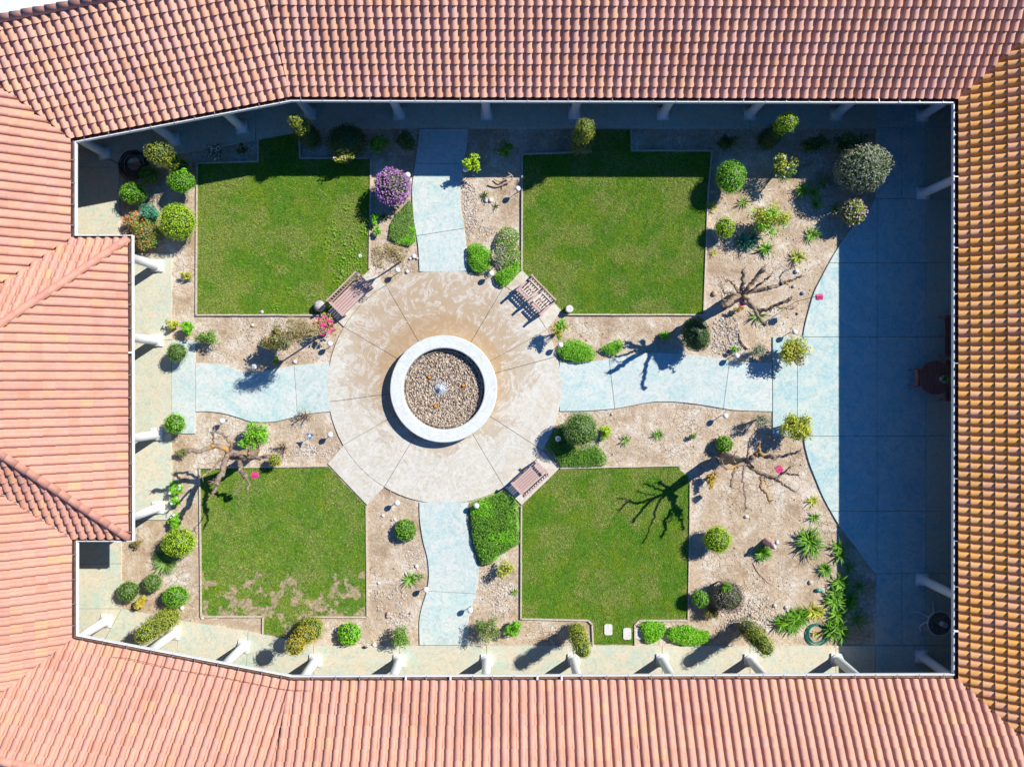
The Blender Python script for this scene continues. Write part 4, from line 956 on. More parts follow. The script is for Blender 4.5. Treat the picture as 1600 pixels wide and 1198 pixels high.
# ------------------------------------------------------------------ plants
LM = {}
def lm(key):
    if key not in LM:
        C = {'lime': [(0.324, 0.540, 0.016), (0.486, 0.729, 0.024), (0.594, 0.837, 0.041), (0.243, 0.432, 0.014)], 'bright': [(0.135, 0.446, 0.016), (0.243, 0.634, 0.027), (0.351, 0.756, 0.041), (0.095, 0.297, 0.014)],
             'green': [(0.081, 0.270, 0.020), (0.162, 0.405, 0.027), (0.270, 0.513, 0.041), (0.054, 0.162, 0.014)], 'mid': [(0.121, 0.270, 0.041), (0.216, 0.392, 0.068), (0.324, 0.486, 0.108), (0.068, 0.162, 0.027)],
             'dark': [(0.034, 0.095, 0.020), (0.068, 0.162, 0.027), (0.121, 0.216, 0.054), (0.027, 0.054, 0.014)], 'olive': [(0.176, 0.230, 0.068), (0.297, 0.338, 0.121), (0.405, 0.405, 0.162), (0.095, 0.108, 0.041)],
             'gold': [(0.513, 0.432, 0.027), (0.702, 0.567, 0.041), (0.810, 0.675, 0.081), (0.324, 0.243, 0.027)], 'goldgreen': [(0.297, 0.378, 0.027), (0.459, 0.540, 0.054), (0.567, 0.594, 0.081), (0.162, 0.189, 0.020)],
             'silver': [(0.24, 0.29, 0.17), (0.36, 0.41, 0.26), (0.13, 0.17, 0.09), (0.52, 0.54, 0.38)], 'bronze': [(0.189, 0.135, 0.054), (0.324, 0.216, 0.068), (0.216, 0.270, 0.054), (0.405, 0.324, 0.095)],
             'tan': [(0.459, 0.338, 0.162), (0.594, 0.459, 0.243), (0.378, 0.297, 0.121), (0.324, 0.365, 0.081)], 'teal': [(0.054, 0.270, 0.162), (0.095, 0.378, 0.230), (0.162, 0.459, 0.270), (0.041, 0.135, 0.081)],
             'purple': [(0.135, 0.068, 0.095), (0.297, 0.189, 0.216), (0.216, 0.230, 0.081), (0.432, 0.324, 0.324)], 'orange': [(0.675, 0.297, 0.041), (0.608, 0.486, 0.068), (0.405, 0.459, 0.054), (0.702, 0.162, 0.041)],
             'yellow': [(0.567, 0.621, 0.041), (0.405, 0.513, 0.041), (0.702, 0.675, 0.081), (0.297, 0.270, 0.054)], 'dry': [(0.432, 0.297, 0.162), (0.540, 0.405, 0.243), (0.297, 0.216, 0.108)],
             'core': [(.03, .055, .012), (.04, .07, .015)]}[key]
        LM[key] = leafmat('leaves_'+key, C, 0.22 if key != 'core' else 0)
    return LM[key]
FM = {}
def fm(key):
    if key not in FM:
        C = {'magenta': [(.75, .04, .30), (.80, .12, .42), (.70, .08, .20)], 'violet': [(.42, .12, .50), (.55, .22, .62), (.62, .36, .66), (.30, .07, .38)], 'white': [(.85, .85, .82), (.80, .80, .76)],
             'orange': [(.80, .22, .03), (.85, .35, .04), (.75, .12, .05)], 'pink': [(.80, .50, .50), (.78, .35, .40), (.85, .70, .65)], 'lilac': [(.50, .34, .55), (.60, .45, .60)], 'rose': [(.80, .45, .25), (.8, .7, .4)]}[key]
        FM[key] = leafmat('petals_'+key, C, 0.15)
    return FM[key]
def leaves(g, P, N, L, Wd, mi=0, droop=0.0):
    """rhombic folded leaves at points P, growing roughly along N"""
    n = len(P); r = rng.normal(0, 1, (n, 3)); N = N/np.linalg.norm(N, axis=1)[:, None]
    t = np.cross(N, r); t /= np.linalg.norm(t, axis=1)[:, None]
    d = N*rng.uniform(.0, .6, (n, 1))+t*rng.uniform(.6, 1, (n, 1)); d[:, 2] -= droop; d /= np.linalg.norm(d, axis=1)[:, None]
    s = np.cross(d, N+rng.normal(0, .35, (n, 3))); s /= np.linalg.norm(s, axis=1)[:, None]; up = np.cross(s, d)
    L = (L*rng.uniform(.7, 1.3, n))[:, None]; Wd = (Wd*rng.uniform(.7, 1.3, n))[:, None]
    V4 = np.stack([P-d*L*.3, P+s*Wd*.5+d*L*.15+up*Wd*.12, P+d*L*.7, P-s*Wd*.5+d*L*.15+up*Wd*.12], 1)
    g.add(V4.reshape(-1, 3), np.arange(n*4).reshape(-1, 4), mi)
def sph(n):
    v = rng.normal(0, 1, (n, 3)); return v/np.linalg.norm(v, axis=1)[:, None]
def stem(t, h, r=.02, n=3, spread=.1, mat=None):
    g = Geo()
    for k in range(n):
        a = random.uniform(0, 6.28); tube(g, [(0, 0, -.03), (spread*.3*math.cos(a), spread*.3*math.sin(a), h*.5), (spread*math.cos(a), spread*math.sin(a), h)], [r, r*.75, r*.5], 6)
    g.build('stem', mat or m_twig, t)
def plant_root(name, label, cat, px, py, zc, group=None):
    x, y = G(px, py, zc); return thing(name, label, cat, (x, y, 0), 0, group)
def clipped(name, label, px, py, r, zc, col, ry=None, leaf=.042, dens=620, cat='shrub', rz=None, rot=0, rough=.12, flower=None, group=None):
    t = plant_root(name, label, cat, px, py, zc, group); rx = M(r, zc)*1.04; ryy = M(ry, zc)*1.04 if ry else rx; rzz = rz or min(rx, ryy)*.92; rzz = min(rzz, zc*1.05)
    g = Geo(); R = np.array((rx, ryy, rzz)); n = int(dens*1.7*4*math.pi*((rx*ryy*rzz)**(2/3))*.85); leaf = leaf*1.12
    d = sph(n); d = d[d[:, 2] > -.6]; off = rng.random(3)*40
    k = 1+rough*2*(fbm(d[:, 0]*2+off[0]+d[:, 2], d[:, 1]*2+off[1]-d[:, 2], 3)-.5)
    dep = rng.uniform(.80, 1.02, len(d)); P = d*R*(k*dep)[:, None]; N = d/R+np.array((0, 0, .2))
    ca, sa = math.cos(rot), math.sin(rot)
    def ro(A): return np.stack([A[:, 0]*ca-A[:, 1]*sa, A[:, 0]*sa+A[:, 1]*ca, A[:, 2]], 1)
    P, N = ro(P)+np.array((0, 0, zc)), ro(N); leaves(g, P, N, leaf, leaf*.55)
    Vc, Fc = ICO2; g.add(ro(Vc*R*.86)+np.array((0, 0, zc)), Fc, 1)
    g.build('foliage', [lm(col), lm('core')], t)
    stem(t, max(.05, zc-rzz*.5), max(.015, rx*.06))
    if flower:
        col2, frac, fs = flower; g = Geo(); m = int(len(P)*frac); ii = rng.choice(len(P), m); fl_(g, P[ii]+N[ii]/np.linalg.norm(N[ii], axis=1)[:, None]*.015, fs); b = g.build('blossoms', fm(col2), t); b['kind'] = 'stuff'
    return t
def fl_(g, P, s):
    for q in range(2):
        n = len(P); a = rng.uniform(0, 3.14, n)+q*.8; c, sn = np.cos(a)*s, np.sin(a)*s; z = np.full(n, .006+.006*q); tl = rng.normal(0, .35, (n, 2))*s
        V4 = np.stack([P+np.stack([c, sn, z+tl[:, 0]], 1), P+np.stack([-sn, c, z+tl[:, 1]], 1), P+np.stack([-c, -sn, z-tl[:, 0]], 1), P+np.stack([sn, -c, z-tl[:, 1]], 1)], 1)
        g.add(V4.reshape(-1, 3), np.arange(n*4).reshape(-1, 4))
def airy(name, label, px, py, r, zc, col, ry=None, n=420, leaf=.06, clumps=14, rz=None, cat='shrub', flower=None, col2=None, trunk=False, sub=.42, fill=.0, group=None, aspect=.5, droop=0.0):
    t = plant_root(name, label, cat, px, py, zc, group); rx = M(r, zc)*1.06; ryy = M(ry, zc)*1.06 if ry else rx; rzz = rz or min(rx*.8, zc*.9); n = int(n*1.5); leaf *= 1.3
    g = Geo(); C = sph(clumps)*(rng.random((clumps, 1))**.4)*np.array((rx, ryy, rzz))*.72
    ci = rng.integers(0, clumps, n); d = sph(n); rr = rng.random((n, 1))**.45
    P = C[ci]+d*rr*np.array((rx, ryy, rzz))*sub*rng.uniform(.6, 1.1, (clumps, 1))[ci]; P[:, 2] += zc; P[:, 2] = np.maximum(P[:, 2], .03)
    N = d+np.array((0, 0, .6)); mi = (rng.random(n) < .4).astype(int) if col2 else 0
    leaves(g, P, N, leaf, leaf*aspect, 0, droop)
    if col2: g.mi[-1] = ((ci % 3) == 0).astype(int)
    g.build('foliage', [lm(col), lm(col2 or col)], t)
    g = Geo(); z0 = zc*.55 if trunk else zc*.15
    if trunk: tube(g, [(0, 0, -.05), (.02, .01, z0*.5), (0, 0, z0)], [.035, .03, .026], 7)
    else: z0 = -.03
    for c in C: tube(g, [(0, 0, z0), tuple(c*.5+np.array((0, 0, (zc+z0)*.5+.02))), tuple(c+np.array((0, 0, zc)))], [.014, .010, .004], 5)
    g.build('stem', m_twig, t)
    if flower:
        fc, m, fs = flower; g = Geo(); ii = rng.choice(n, m); fl_(g, P[ii]+np.array((0, 0, .03)), fs); b = g.build('blossoms', fm(fc), t); b['kind'] = 'stuff'
    return t
def tiers(name, label, px, py, tiers_, col, leaf=.045, dens=520, cat='shrub', flat=.8, col2=None):
    """tall clipped conifer: stacked rounded tiers over one stem; tiers_ = (dx px, dy px, z, r m)"""
    x, y = G(px, py); t = thing(name, label, cat, (x, y, 0)); zt = max(q[2] for q in tiers_)
    for dx, dy, z, r in tiers_:
        g = Geo(); R = np.array((r, r, r*flat)); n = int(dens*1.7*4*math.pi*r*r*.8); d = sph(n); off = rng.random(3)*40
        k = 1+.34*(fbm(d[:, 0]*2.8+off[0]+d[:, 2], d[:, 1]*2.8+off[1]-d[:, 2], 3)-.5)*2
        c = np.array((dx*.0225, -dy*.0225, z)); P = d*R*(k*rng.uniform(.8, 1.05, n))[:, None]+c; P[:, 2] = np.maximum(P[:, 2], .02); leaves(g, P, d/R+np.array((0, 0, .3)), leaf, leaf*.5)
        Vc, Fc = ICO2; g.add(Vc*R*.78+c, Fc, 1); g.build('foliage_tier', [lm(col2 if col2 and z < zt*.6 else col), lm('core')], t)  # spiral conifers: shade on the lower tiers is put into a darker leaf colour
    g = Geo(); tube(g, [(0, 0, -.05), (0, 0, zt*.5), (0, 0, zt)], [.05, .04, .02], 8); g.build('trunk', m_twig, t); return t
def leaf_strip(L, Wd, arch, seg=5, fold=.25):
    pts = []
    for i in range(seg+1):
        u = i/seg; w_ = Wd*(1-u**2.2)*(.75+.5*u if u < .5 else 1.0); x = L*(u*(1-.12*arch*u)); z = L*(arch*.62*u-arch*.55*u*u*1.25)+L*.15*u*(1-arch)
        pts += [(x, -w_/2, z+w_*fold), (x, 0, z), (x, w_/2, z+w_*fold)]
    Fq = [(i*3+k, (i+1)*3+k, (i+1)*3+k+1, i*3+k+1) for i in range(seg) for k in (0, 1)]
    return np.array(pts), np.array(Fq)
def rosette(name, label, px, py, r, n, col, width=.035, arch=1.0, zc=.15, cat='plant', indiv=True, heads=None, group=None, upright=(.25, 1.2)):
    t = plant_root(name, label, cat, px, py, zc, group); R = M(r, zc)*1.1; n = int(n*1.6)
    mesh_l = []
    if indiv:
        for k in range(3):
            g = Geo(); Vv_, Ff = leaf_strip(1.0, width*1.25/R, arch*(.7+.3*k)); g.add(Vv_, Ff); mesh_l.append(g.mesh('leaf', lm(col), True))
    g = Geo()
    hs = heads or [(0, 0, 1.0)]
    for hx, hy, hscale in hs:
        ox, oy = hx*.0225, -hy*.0225
        for k in range(n):
            a = k*2.399+random.uniform(-.3, .3); el = random.uniform(*upright); L = R*hscale*random.uniform(.75, 1.15)/max(.35, math.cos(el*.6))
            el2 = el*.75
            Mx = Matrix.Translation((ox, oy, .01)) @ Matrix.Rotation(a, 4, 'Z') @ Matrix.Rotation(-el2*.7, 4, 'Y') @ Matrix.Scale(L, 4) @ Matrix.Rotation(random.uniform(-.3, .3), 4, 'X')
            if indiv:
                o_ = bpy.data.objects.new('leaf', mesh_l[k % 3]); COL.objects.link(o_); o_.parent = t; o_.matrix_local = Mx
            else:
                Vv_, Ff = leaf_strip(1.0, width*1.3/R, arch*random.uniform(.7, 1.3), 3); VV = np.array(Mx) @ np.concatenate([Vv_, np.ones((len(Vv_), 1))], 1).T; g.add(VV.T[:, :3], Ff)
    if not indiv: q = g.build('blades', lm(col), t, smooth=True); q['kind'] = 'stuff'
    else:
        g = Geo(); lump(g, (0, 0, .03), (R*.16+.01, R*.16+.01, .05), 0, 2, .1); g.build('crown', lm(col), t)
    return t
def cover(name, label, pxpoly, h, col, n, leaf=.05, cat='ground cover', flower=None, col2=None, thin=0.0):
    """low mass of leaves over a bed: domed towards its middle; stands on many stems"""
    poly = [G(p[0], p[1], h*.7) for p in pxpoly]; xs_ = [p[0] for p in poly]; ys_ = [p[1] for p in poly]; cx0, cy0 = np.mean(xs_), np.mean(ys_)
    X = rng.uniform(min(xs_), max(xs_), n*2); Y = rng.uniform(min(ys_), max(ys_), n*2); k = in_poly(X, Y, poly)
    if thin: k &= fbm(X*3+5, Y*3, 3) > thin
    X, Y = X[k][:n], Y[k][:n]
    dm = np.full(len(X), 9.0)
    for a, b_ in zip(poly, poly[1:]+poly[:1]):
        a, b_ = np.array(a), np.array(b_); ab = b_-a; u = np.clip(((X-a[0])*ab[0]+(Y-a[1])*ab[1])/ab.dot(ab), 0, 1); dm = np.minimum(dm, np.hypot(X-a[0]-ab[0]*u, Y-a[1]-ab[1]*u))
    prof_ = np.clip(dm/(h*.8), 0, 1)**.5; top = h*(.35+.65*prof_)*(1+.45*(fbm(X*3.5, Y*3.5+7, 3)-.5)); Z = top*np.where(rng.random(len(X)) < .75, rng.uniform(.88, 1.03, len(X)), rng.uniform(.1, .9, len(X)))
    t = thing(name, label, cat, (cx0, cy0, 0)); g = Geo(); P = np.stack([X-cx0, Y-cy0, Z], 1); N = np.stack([rng.normal(0, .4, len(X)), rng.normal(0, .4, len(X)), np.ones(len(X))], 1)
    leaves(g, P, N, leaf, leaf*.55)
    if col2: g.mi[-1] = (fbm(X*2+3, Y*2+1, 3) > .52).astype(int)
    q = [(p[0]-cx0, p[1]-cy0) for p in inset(poly, .05)]
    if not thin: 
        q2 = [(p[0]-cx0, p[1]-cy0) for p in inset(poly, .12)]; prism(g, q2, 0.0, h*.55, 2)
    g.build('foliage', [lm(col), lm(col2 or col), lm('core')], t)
    if flower:
        fc, m, fs = flower; g = Geo(); ii = rng.choice(len(P), m); fl_(g, P[ii]*np.array((1, 1, 0))+np.stack([0*X[ii], 0*X[ii], top[ii]+.02], 1), fs); b = g.build('blossoms', fm(fc), t); b['kind'] = 'stuff'
    return t
# north-west bed
tiers('clipped_conifer', 'yellow green topiary with a large tilted head over a smaller ball beside the black hose', 289, 265, [(0, 0, .4, .36), (1, 0, 1.02, .31), (-1, 0, 1.45, .22), (-1, -1, 1.82, .42)], 'goldgreen', flat=.95)
clipped('boxwood_ball', 'dark green clipped ball in full shade right of the black hose', 233, 274, 14, .5, 'green')
clipped('boxwood_mound', 'bright green clipped ball lit on its lower half beside the upper left lawn corner', 283, 284, 21, .75, 'bright', ry=17, rough=.1)
airy('leafy_sprig', 'small pale leafy sprig rising above the half lit green ball', 286, 268, 9, 1.0, 'bright', ry=5, n=110, leaf=.05, clumps=5)
clipped('boxwood_mound', 'clipped bright green mound below the black hose, lit on its left side', 208, 301, 20, .55, 'bright', ry=17)
airy('fluffy_shrub', 'blue green fluffy shrub between the orange flowers and the lime ball', 234, 333, 19, .5, 'teal', ry=16, n=1500, leaf=.05, clumps=22)
airy('lantana_bush', 'bush covered in orange flowers beside the projecting roof corner', 226, 366, 30, .5, 'mid', ry=27, n=2200, leaf=.055, clumps=30, flower=('orange', 260, .026), col2='olive')
airy('lantana_bush', 'sparse tan sprigs with orange blooms below the shaded green mound', 205, 343, 20, .35, 'tan', ry=15, n=500, leaf=.05, clumps=12, flower=('orange', 40, .03))
clipped('lime_privet_ball', 'largest lime green clipped ball, left of the upper left lawn', 277.5, 347, 28, .75, 'lime', rough=.05)
airy('small_shrub', 'tiny yellow green bush alone on the bare strip left of the upper left lawn', 289, 430, 10, .2, 'yellow', ry=9, n=170, leaf=.06, clumps=7)
airy('leafy_shrub', 'pair forming leafy sprig nearest the white column above the left apron', 268, 506, 12, .35, 'yellow', ry=9, n=230, leaf=.07, clumps=7)
airy('leafy_shrub', 'bright leafy shrub right of the small sprig above the left apron', 291, 514, 14, .4, 'bright', ry=12, n=420, leaf=.065, clumps=10)
airy('rose_bush', 'round olive green bush in the bed above the left path', 324, 530, 19, .5, 'mid', ry=17, n=800, leaf=.05, clumps=18)
clipped('standard_ball', 'round clipped ball on a short stem above the left apron', 276.5, 550.5, 15.5, .62, 'mid', dens=560, rz=.30)
clipped('standard_ball', 'round clipped ball on a short stem below the left apron', 273.5, 662, 16.5, .62, 'bright', dens=560, rz=.32)
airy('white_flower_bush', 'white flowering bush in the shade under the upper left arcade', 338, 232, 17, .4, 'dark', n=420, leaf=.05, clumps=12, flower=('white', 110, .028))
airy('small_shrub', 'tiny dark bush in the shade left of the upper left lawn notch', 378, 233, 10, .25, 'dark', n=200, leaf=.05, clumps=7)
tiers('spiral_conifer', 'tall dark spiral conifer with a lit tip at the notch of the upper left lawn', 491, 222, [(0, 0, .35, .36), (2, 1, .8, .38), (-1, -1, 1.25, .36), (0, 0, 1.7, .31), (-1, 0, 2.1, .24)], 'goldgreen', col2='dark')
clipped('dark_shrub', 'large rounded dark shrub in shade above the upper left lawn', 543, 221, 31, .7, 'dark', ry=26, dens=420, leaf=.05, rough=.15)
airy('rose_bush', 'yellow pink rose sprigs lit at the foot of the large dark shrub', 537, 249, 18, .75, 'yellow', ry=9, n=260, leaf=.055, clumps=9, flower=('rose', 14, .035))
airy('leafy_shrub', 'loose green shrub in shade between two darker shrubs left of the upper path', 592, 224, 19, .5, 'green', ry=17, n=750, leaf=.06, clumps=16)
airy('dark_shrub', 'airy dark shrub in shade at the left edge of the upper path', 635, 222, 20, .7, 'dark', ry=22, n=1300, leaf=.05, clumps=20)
airy('leafy_shrub', 'bright sunlit leafy shrub at the right edge of the upper path', 740, 254, 17, .8, 'lime', ry=15, n=520, leaf=.07, clumps=11)
airy('leafy_shrub', 'dim green bush in the shade right of the upper path', 790, 232, 15, .4, 'green', ry=15, n=450, leaf=.06, clumps=12)
clipped('flowering_ball', 'round bush covered in purple flowers left of the upper path', 613.5, 292, 27, .75, 'olive', dens=420, flower=('violet', .42, .026), rough=.16)
cover('ground_cover', 'green ground cover between the purple bush and the upper path', [(618, 335), (640, 312), (644, 318), (646, 345), (650, 375), (640, 384), (620, 380), (607, 372), (610, 350)], .18, 'bright', 6500, .045, col2='mid', thin=.2)
airy('leafy_weed', 'upright leafy weed touching the right edge of the upper left lawn', 585, 340, 8, .3, 'bright', ry=12, n=190, leaf=.07, clumps=5)
airy('leafy_weed', 'smaller leafy weed below it in the bed beside the upper left lawn', 592, 362, 8, .25, 'bright', ry=10, n=150, leaf=.065, clumps=5)
rosette('aloe', 'dark aloe hanging over the right edging of the upper left lawn', 578, 351, 11, 8, 'dark', .035, .8)
rosette('aloe', 'dark thin leaved aloe beside the green ground cover', 598, 338, 9, 7, 'dark', .03, .8)
airy('twiggy_sapling', 'slender brown leaved sapling shading the slatted bench', 612, 394, 27, 1.9, 'tan', ry=20, n=420, leaf=.06, clumps=20, trunk=True, rz=.35, cat='tree', aspect=.35)
cover('ground_litter', 'low brownish ground growth behind the slatted bench', [(583, 380), (610, 378), (640, 392), (640, 400), (618, 415), (596, 418), (580, 412)], .08, 'tan', 900, .045, thin=.45)
airy('bronze_shrub', 'bronze and green leaved shrub above the left path', 429, 531, 22, .95, 'bronze', ry=24, n=1300, leaf=.07, clumps=20, col2='olive')
airy('leafy_shrub', 'green sprig at the lower tip of the bronze shrub', 432, 563, 8, .5, 'green', ry=8, n=170, leaf=.06, clumps=5)
airy('weeping_tree', 'sparse tan leaved tree whose feathery shadow falls on the left path', 466, 516, 38, 2.7, 'tan', ry=25, n=2300, leaf=.055, clumps=34, trunk=True, rz=.45, cat='tree', aspect=.3)
airy('bougainvillea', 'magenta flowering bush beside the lower end of the slatted bench', 507, 508, 20, .7, 'yellow', ry=21, n=520, leaf=.055, clumps=14, flower=('magenta', 130, .042))
# mounds around the top of the plaza
cover('clipped_mound', 'dense green mound at the top left of the plaza beside the upper path', [(730, 384), (740, 378), (752, 380), (767, 391), (769, 405), (764, 422), (752, 427), (738, 423), (730, 410)], .42, 'bright', 3200, .042, 'shrub')
cover('flowering_shrub', 'green bush sprinkled with pale pink flowers left of the upper right lawn', [(775, 372), (784, 354), (797, 352), (812, 364), (813, 400), (806, 420), (788, 420), (776, 405), (772, 390)], .42, 'green', 2600, .05, 'shrub', flower=('pink', 55, .02), thin=.33)
cover('clipped_mound', 'dense green mound wedged between the plaza and the upper right lawn corner', [(772, 428), (784, 420), (800, 412), (813, 404), (813, 424), (796, 442), (786, 448), (774, 440)], .42, 'bright', 2400, .042, 'shrub')
airy('silver_shrub', 'small grey green shrub between the mounds at the top of the plaza', 779, 404, 10, .5, 'silver', ry=14, n=420, leaf=.04, clumps=9)
rosette('aloe', 'small dark aloe beside two round stones right of the upper path', 756, 305, 9, 8, 'dark', .03, .8)
rosette('aloe', 'sparse dark shoots in the bare bed right of the upper path', 775, 321, 8, 6, 'dark', .025, .7)
# beds north-east
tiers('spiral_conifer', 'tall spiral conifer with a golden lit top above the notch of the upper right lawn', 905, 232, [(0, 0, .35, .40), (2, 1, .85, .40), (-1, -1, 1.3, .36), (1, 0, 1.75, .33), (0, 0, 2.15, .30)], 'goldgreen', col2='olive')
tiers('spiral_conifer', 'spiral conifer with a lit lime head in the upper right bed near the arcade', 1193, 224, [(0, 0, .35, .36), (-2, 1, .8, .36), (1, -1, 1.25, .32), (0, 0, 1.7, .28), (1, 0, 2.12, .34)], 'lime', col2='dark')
clipped('boxwood_ball', 'bright green clipped ball half in shadow right of the upper right lawn', 1141.5, 277, 23, .75, 'bright', rough=.08, ry=26)
clipped('lime_privet_ball', 'small lime clipped ball close to the right edging of the upper right lawn', 1133, 356, 16, .5, 'lime')
airy('rose_bush', 'pale green rose bush with white blooms in front of the shade line', 1226, 260, 22, .9, 'mid', ry=24, n=850, leaf=.055, clumps=18, flower=('white', 14, .045), col2='yellow')
airy('leafy_shrub', 'wide yellow green open shrub in the middle of the upper right bed', 1203, 342, 34, .8, 'yellow', ry=28, n=1700, leaf=.065, clumps=34, col2='bright')
clipped('silver_shrub', 'large silvery green rounded shrub at the corner of the patio', 1349, 262, 41, 1.05, 'silver', ry=37, dens=330, leaf=.07, rough=.12, rz=.75)
clipped('flowering_ball', 'small rounded bush with lilac flowers below the large silvery shrub', 1333, 332, 19, .6, 'goldgreen', ry=20, dens=420, leaf=.05, flower=('lilac', .10, .03), rough=.12)
rosette('agave_clump', 'broad blue green strap leaved clump below the yellow green shrub', 1166, 378, 20, 22, 'teal', .04, .9, heads=[(0, 0, .9), (11, -6, .8), (-4, -2, .7)], zc=.25)
rosette('agave_clump', 'spiky green clump right of the broad blue green clump', 1198, 388, 14, 15, 'green', .04, .9, zc=.22)
rosette('aloe', 'single aloe with dark shadow near the right side of the upper right bed', 1269, 366, 15, 15, 'green', .032, .8)
rosette('aloe', 'dense round green aloe above the bare tree tips', 1247, 401, 14, 26, 'goldgreen', .03, .8)
rosette('lily_clump', 'green strap leaved clump below the white rose bush', 1256, 296, 20, 16, 'green', .04, .9, heads=[(0, 0, .8), (16, 4, .7)])
rosette('lily_clump', 'small strap leaved plant at the edge of the shade above the lilac bush', 1277, 318, 13, 13, 'green', .035, .9)
rosette('lily_clump', 'dim strap leaves in the shadow left of the lilac bush', 1306, 325, 12, 9, 'mid', .03, .9)
rosette('lily_clump', 'shaded strap leaved clump left of the large silvery shrub', 1288, 284, 13, 11, 'mid', .035, .9)
rosette('aloe', 'low green plant in the dappled shade left of the white rose', 1164, 315, 13, 10, 'green', .03, .8)
rosette('aloe', 'yellow green shoots against the right edging of the upper right lawn', 1112, 322, 12, 12, 'yellow', .03, .8)
rosette('aloe', 'tiny dried aloe left of the blue green clump', 1115, 394, 9, 7, 'yellow', .025, .8)
rosette('aloe', 'agave with dark pointed leaves below the upper right bare tree', 1186, 493, 15, 17, 'mid', .035, .8)
airy('dry_shrub', 'brownish tuft at the foot of the upper right bare tree', 1155, 484, 9, .3, 'orange', ry=8, n=220, leaf=.05, clumps=7)
airy('leafy_shrub', 'upright yellow green shrub at the right corner of the plaza', 875, 516, 15, .85, 'yellow', ry=17, n=520, leaf=.06, clumps=12, col2='bright')
cover('clipped_mound', 'low green bush along the upper edge of the right path beside the plaza', [(869, 550), (874, 538), (890, 529), (905, 531), (922, 538), (931, 552), (929, 563), (905, 567), (880, 562)], .35, 'bright', 3200, .042, 'shrub')
cover('clipped_mound', 'small wedge shaped green bush above the right path', [(938, 544), (950, 537), (965, 530), (974, 534), (972, 547), (960, 556), (948, 552)], .30, 'bright', 1500, .042, 'shrub')
airy('leafy_shrub', 'tiny bright bush crossed by the branch shadow', 1038, 524, 10, .25, 'bright', ry=9, n=320, leaf=.05, clumps=8)
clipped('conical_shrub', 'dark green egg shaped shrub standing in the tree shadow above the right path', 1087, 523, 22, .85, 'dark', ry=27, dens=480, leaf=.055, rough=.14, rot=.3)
airy('silver_shrub', 'silvery airy shrub above the end of the right path', 1184, 549, 20, .55, 'silver', ry=15, n=480, leaf=.045, clumps=16)
airy('silver_shrub', 'silvery airy shrub below the end of the right path', 1188, 657, 19, .55, 'silver', ry=13, n=460, leaf=.045, clumps=14)
airy('small_shrub', 'tiny green bush beside the globe lamp above the right path', 1147, 546, 8, .2, 'bright', ry=6, n=180, leaf=.045, clumps=6)
airy('yellow_shrub', 'yellow green round shrub on the upper corner of the patio apron', 1242, 548, 26, .9, 'yellow', ry=26, n=1250, leaf=.075, clumps=26, rz=.45, col2='bronze')
airy('yellow_shrub', 'yellow green round shrub on the lower corner of the patio apron', 1246, 666, 26, .9, 'yellow', ry=25, n=1250, leaf=.075, clumps=26, rz=.45, col2='goldgreen')
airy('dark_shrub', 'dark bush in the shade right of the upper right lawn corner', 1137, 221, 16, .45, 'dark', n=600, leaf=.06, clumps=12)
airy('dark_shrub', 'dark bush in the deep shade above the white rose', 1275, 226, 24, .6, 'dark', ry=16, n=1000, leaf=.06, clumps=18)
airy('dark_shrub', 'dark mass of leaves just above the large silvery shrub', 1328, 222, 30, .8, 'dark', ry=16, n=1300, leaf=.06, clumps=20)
# bed south-east, upper strip
clipped('boxwood_ball', 'large round clipped ball rising over ground cover right of the plaza', 907.5, 671, 27, 1.0, 'mid', dens=640, rz=.5)
cover('ground_cover', 'low L shaped green ground cover between the plaza and the lower right lawn', [(852, 697), (862, 680), (872, 664), (885, 660), (905, 700), (935, 694), (950, 716), (945, 728), (905, 730), (876, 729), (862, 712)], .30, 'green', 5200, .045)
airy('grassy_tuft', 'lime tufted plant at the right side of the large round ball', 946, 677, 12, .3, 'lime', n=420, leaf=.06, clumps=9)
rosette('aloe', 'small aloe nearest the tufted plant in the bare bed below the right path', 978, 688, 10, 16, 'mid', .025, .8)
rosette('aloe', 'middle aloe of the bare bed below the right path', 1030, 679, 11, 16, 'green', .025, .8)
airy('small_shrub', 'very small green plant right of the two aloes below the right path', 1083, 682, 7, .18, 'mid', n=160, leaf=.04, clumps=6)
clipped('grassy_tuft', 'round grassy tuft near the edge of the lower right bare tree', 1131.5, 694, 13, .26, 'green', leaf=.075, dens=430, rz=.26, rough=.16, cat='plant')
airy('dry_shrub', 'orange brown dying plant under the left limbs of the lower right tree', 1112, 748, 9, .4, 'orange', ry=17, n=300, leaf=.065, clumps=12)
# bed south-east, right part
clipped('lime_privet_ball', 'lime clipped ball near the right edging of the lower right lawn', 1120.5, 843, 21.5, .65, 'lime')
rosette('grassy_tuft', 'dark green tuft in front of the small statue', 1193, 865, 15, 70, 'green', .03, .9, indiv=False, zc=.2)
rosette('lily_clump', 'large dense clump of strap leaves near the tip of the patio curve', 1268, 848, 27, 26, 'green', .045, 1.0, heads=[(0, 0, .9), (5, 8, .8), (-4, -6, .8)], zc=.3)
rosette('aloe', 'small yellow spiky plant beside the patio curve', 1272, 783, 12, 13, 'yellow', .03, .8)
rosette('aloe', 'small green spiky plant above the large strap leaved clump', 1274, 809, 11, 12, 'green', .03, .8)
rosette('lily_clump', 'strap leaved plant at the shade edge right of the large clump', 1311, 860, 18, 14, 'green', .045, 1.0, heads=[(0, -6, .8), (3, 8, .8)])
rosette('grassy_tuft', 'low rounded green tuft left of the shade edge', 1291, 890, 13, 70, 'green', .02, .9, indiv=False)
rosette('lily_clump', 'strap leaved clump at the shade edge right of the teal ornament', 1315, 912, 20, 17, 'green', .045, 1.0, heads=[(0, 0, .9), (7, 4, .8)], zc=.3)
